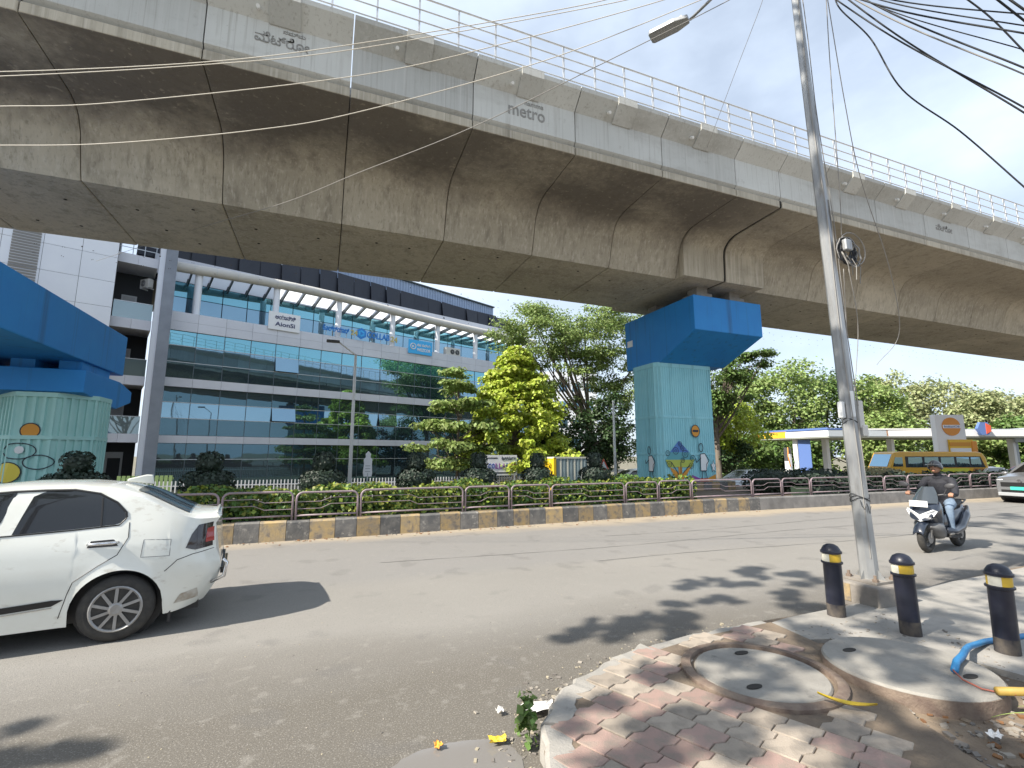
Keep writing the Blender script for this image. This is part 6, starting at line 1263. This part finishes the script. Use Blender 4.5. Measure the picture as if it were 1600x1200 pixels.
ws = thing('ornate_sign', 'small white scalloped sign board on a post beside the lamp post', 'sign', (1.9, 22.6, -.5)); MB().cyl((0, 0, 0), (0, 0, 1.5), .03, n=8).build('post', 'frame_grey', ws)
MB().prism([(-.17, 1.35), (.17, 1.35), (.2, 1.5), (.17, 1.9), (.19, 2.1), (.1, 2.2), (.12, 2.35), (0, 2.48), (-.12, 2.35), (-.1, 2.2), (-.19, 2.1), (-.17, 1.9), (-.2, 1.5)], -.02, .02, 'y').build('board', 'sign_white', ws)
for zz in (1.55, 1.68, 1.8): MB().box(-.11, .11, -.026, -.02, zz, zz + .04).build('print', 'frame_grey', ws)
rs = thing('warning_sign', 'red bordered triangular road sign left of the painted pier', 'sign', (15.2, 24.2, -.5)); MB().prism([(-.36, 1.45), (.36, 1.45), (0, 2.1)], -.01, .01, 'y').build('border', 'paint_red', rs); MB().prism([(-.23, 1.52), (.23, 1.52), (0, 1.95)], -.016, -.01, 'y').build('face', 'paint_white', rs); MB().cyl((0, .03, 0), (0, .03, 1.9), .03, n=8).build('post', 'frame_grey', rs)
# ------------------------------------------------------------------ filling station
M('fs_white', (.75, .75, .76), .45); M('fs_orange', (.7, .26, .02), .45); M('fs_yellow', (.75, .45, .03), .45); M('fs_blue', (.1, .17, .4), .45); M('fs_grey', (.4, .44, .48), .5); M('fs_soffit', (.38, .4, .36), .6)
GZ = -1.22
def slab(poly, z0, z1, name, mat, par, org): return MB().prism(poly, z0, z1, 'z').build(name, mat, par, org)
FS = (50, 36, GZ); fs = thing('filling_station', 'filling station with white canopy, blue roof line and orange end behind the railing', 'filling station', FS)
c1 = [(46.8, 41.1), (46.3, 32.6), (49.5, 31.5), (56, 39), (53, 43)]
slab(c1, 3.5, 3.62, 'canopy_soffit', 'fs_soffit', fs, FS)
def fascia(a, c, z0, z1, mat, name='fascia'):
    a, c = Vector((*a, 0)), Vector((*c, 0)); d = (c - a).normalized(); MB().bar(a + Vector((0, 0, (z0 + z1) / 2)), c + Vector((0, 0, (z0 + z1) / 2)), .12, z1 - z0).build(name, mat, fs, FS)
def lerp2(a, c, t_): return (a[0] + (c[0] - a[0]) * t_, a[1] + (c[1] - a[1]) * t_)
fascia(c1[0], lerp2(c1[0], c1[1], .42), 3.62, 4.22, 'fs_yellow', 'orange_fascia'); fascia(lerp2(c1[0], c1[1], .42), c1[1], 3.62, 4.22, 'fs_white'); fascia(c1[1], c1[2], 3.62, 4.22, 'fs_grey'); fascia(c1[2], c1[3], 3.62, 4.22, 'fs_white')  # grey corner side carries its shade in the colour
fascia(lerp2(c1[0], c1[1], -.02), lerp2(c1[0], c1[1], .43), 4.22, 4.3, 'fs_orange', 'orange_strip'); fascia(c1[0], c1[1], 4.3, 4.5, 'fs_blue', 'blue_roof_line'); fascia(c1[1], c1[2], 4.3, 4.42, 'fs_blue', 'blue_roof_line'); slab(c1, 4.25, 4.4, 'canopy_roof', 'fs_blue', fs, FS); fascia(lerp2(c1[0], c1[1], -.02), lerp2(c1[0], c1[1], .03), 3.6, 4.24, 'fs_orange', 'orange_end')
c2 = [(52.0, 33.6), (54.8, 32.4), (60.2, 29.9), (74, 24.6), (78, 32), (58, 41)]
slab(c2, 3.62, 3.74, 'canopy_soffit', 'fs_soffit', fs, FS); slab(c2, 4.35, 4.5, 'canopy_roof', 'fs_grey', fs, FS); fascia(c2[0], c2[1], 3.74, 4.4, 'fs_grey'); fascia(c2[1], c2[2], 3.74, 4.4, 'fs_white'); fascia(c2[2], c2[3], 3.74, 4.4, 'fs_white'); fascia(lerp2(c2[1], c2[2], -.01), lerp2(c2[1], c2[2], .03), 3.76, 4.38, 'fs_orange', 'orange_tab'); fascia(c2[0], c2[2], 4.42, 4.55, 'fs_white', 'roof_line')
for x, y in ((47.4, 37), (50.5, 36), (58, 34), (63, 32), (70, 29)):
    MB().box(x - .25, x + .25, y - .25, y + .25, GZ, 3.55).build('column', 'fs_white', fs, FS)
MB().box(47.1, 47.14, 35.2, 36.6, GZ, 3.4).build('column_panel', 'fs_blue', fs, FS); MB().box(46.4, 46.8, 37.2, 37.8, GZ, 1.9).build('fuel_pump', 'fs_white', fs, FS, bevel=.05); MB().box(46.35, 46.85, 37.25, 37.75, 1.2, 2.6).build('pump_panel', 'dark_metal', fs, FS); MB().tube([(46.3, 37.2, 2.6), (45.9, 36.9, 1.6), (46.1, 36.9, .6), (46.4, 37.2, .8)], .05, 6).build('hose', 'fs_orange', fs, FS)
# round canopy sign
rsn = thing('canopy_sign', 'round blue and red emblem on the canopy edge right of the totem', 'sign', (63.3, 28.2, 3.6), R(-21)); MB().lathe([(.75, -.15), (.75, .15)], (0, 0, .9), 6, Matrix.Rotation(R(90), 3, 'X')).build('disc', 'fs_blue', rsn); MB().prism([(.1, .35), (.6, .6), (.62, 1.2), (.12, 1.45)], -.2, -.15, 'y').build('red_field', 'paint_red', rsn)
# grey arched roofs at the far right
ar = thing('arched_roof_shed', 'grey arched metal roofs at the far right behind the station', 'building', (75, 27, GZ), R(-21)); 
MB().grid(lambda i, j: (-6 + 22 * i, 6 * j - 1, 4.9 + 1.0 * math.sin(math.pi * i * 2.2) ** 2 + .2), 30, 3).build('arched_roof', 'fs_grey', ar, smooth=True); MB().box(-6, 16, -1, -.8, 4.4, 4.95).build('fascia', 'fs_grey', ar)
for q in (-5, 5, 15): MB().box(q, q + .3, 0, .3, 0, 5).build('column', 'fs_grey', ar)
# totem
TZ = Vector((46.6, 22.75, -.7)); to = thing('price_totem', 'tall white totem with orange disc and orange price board', 'sign', TZ, R(-21.4))
MB().box(-1.2, 1.1, 0, .5, 0, 5.7).build('slab', 'fs_white', to, bevel=.03); MB().box(-.45, 1.45, -.14, -.02, .5, 3.72).build('price_board', 'fs_yellow', to); MB().box(1.25, 1.75, -.2, .3, .3, 3.6).build('orange_edge', 'fs_orange', to, bevel=.1)
for i in range(6): MB().box(-.42, 1.2, -.17, -.14, .9 + i * .46, 1.2 + i * .46).build('price_row', 'paint_orange' if i % 2 else 'sign_white', to)
MB().lathe([(.72, -.03), (.72, .03)], (-.02, -.03, 4.75), 28, Matrix.Rotation(R(90), 3, 'X')).build('disc', 'fs_orange', to); MB().box(-.72, .68, -.075, -.06, 4.62, 4.88).build('white_bar', 'fs_white', to); text('lettering', 'IndianOil', 'fs_blue', to, FT(-.02, 4.75, -.085), 1, .004, fit=(1.2, .16), bold=.01)
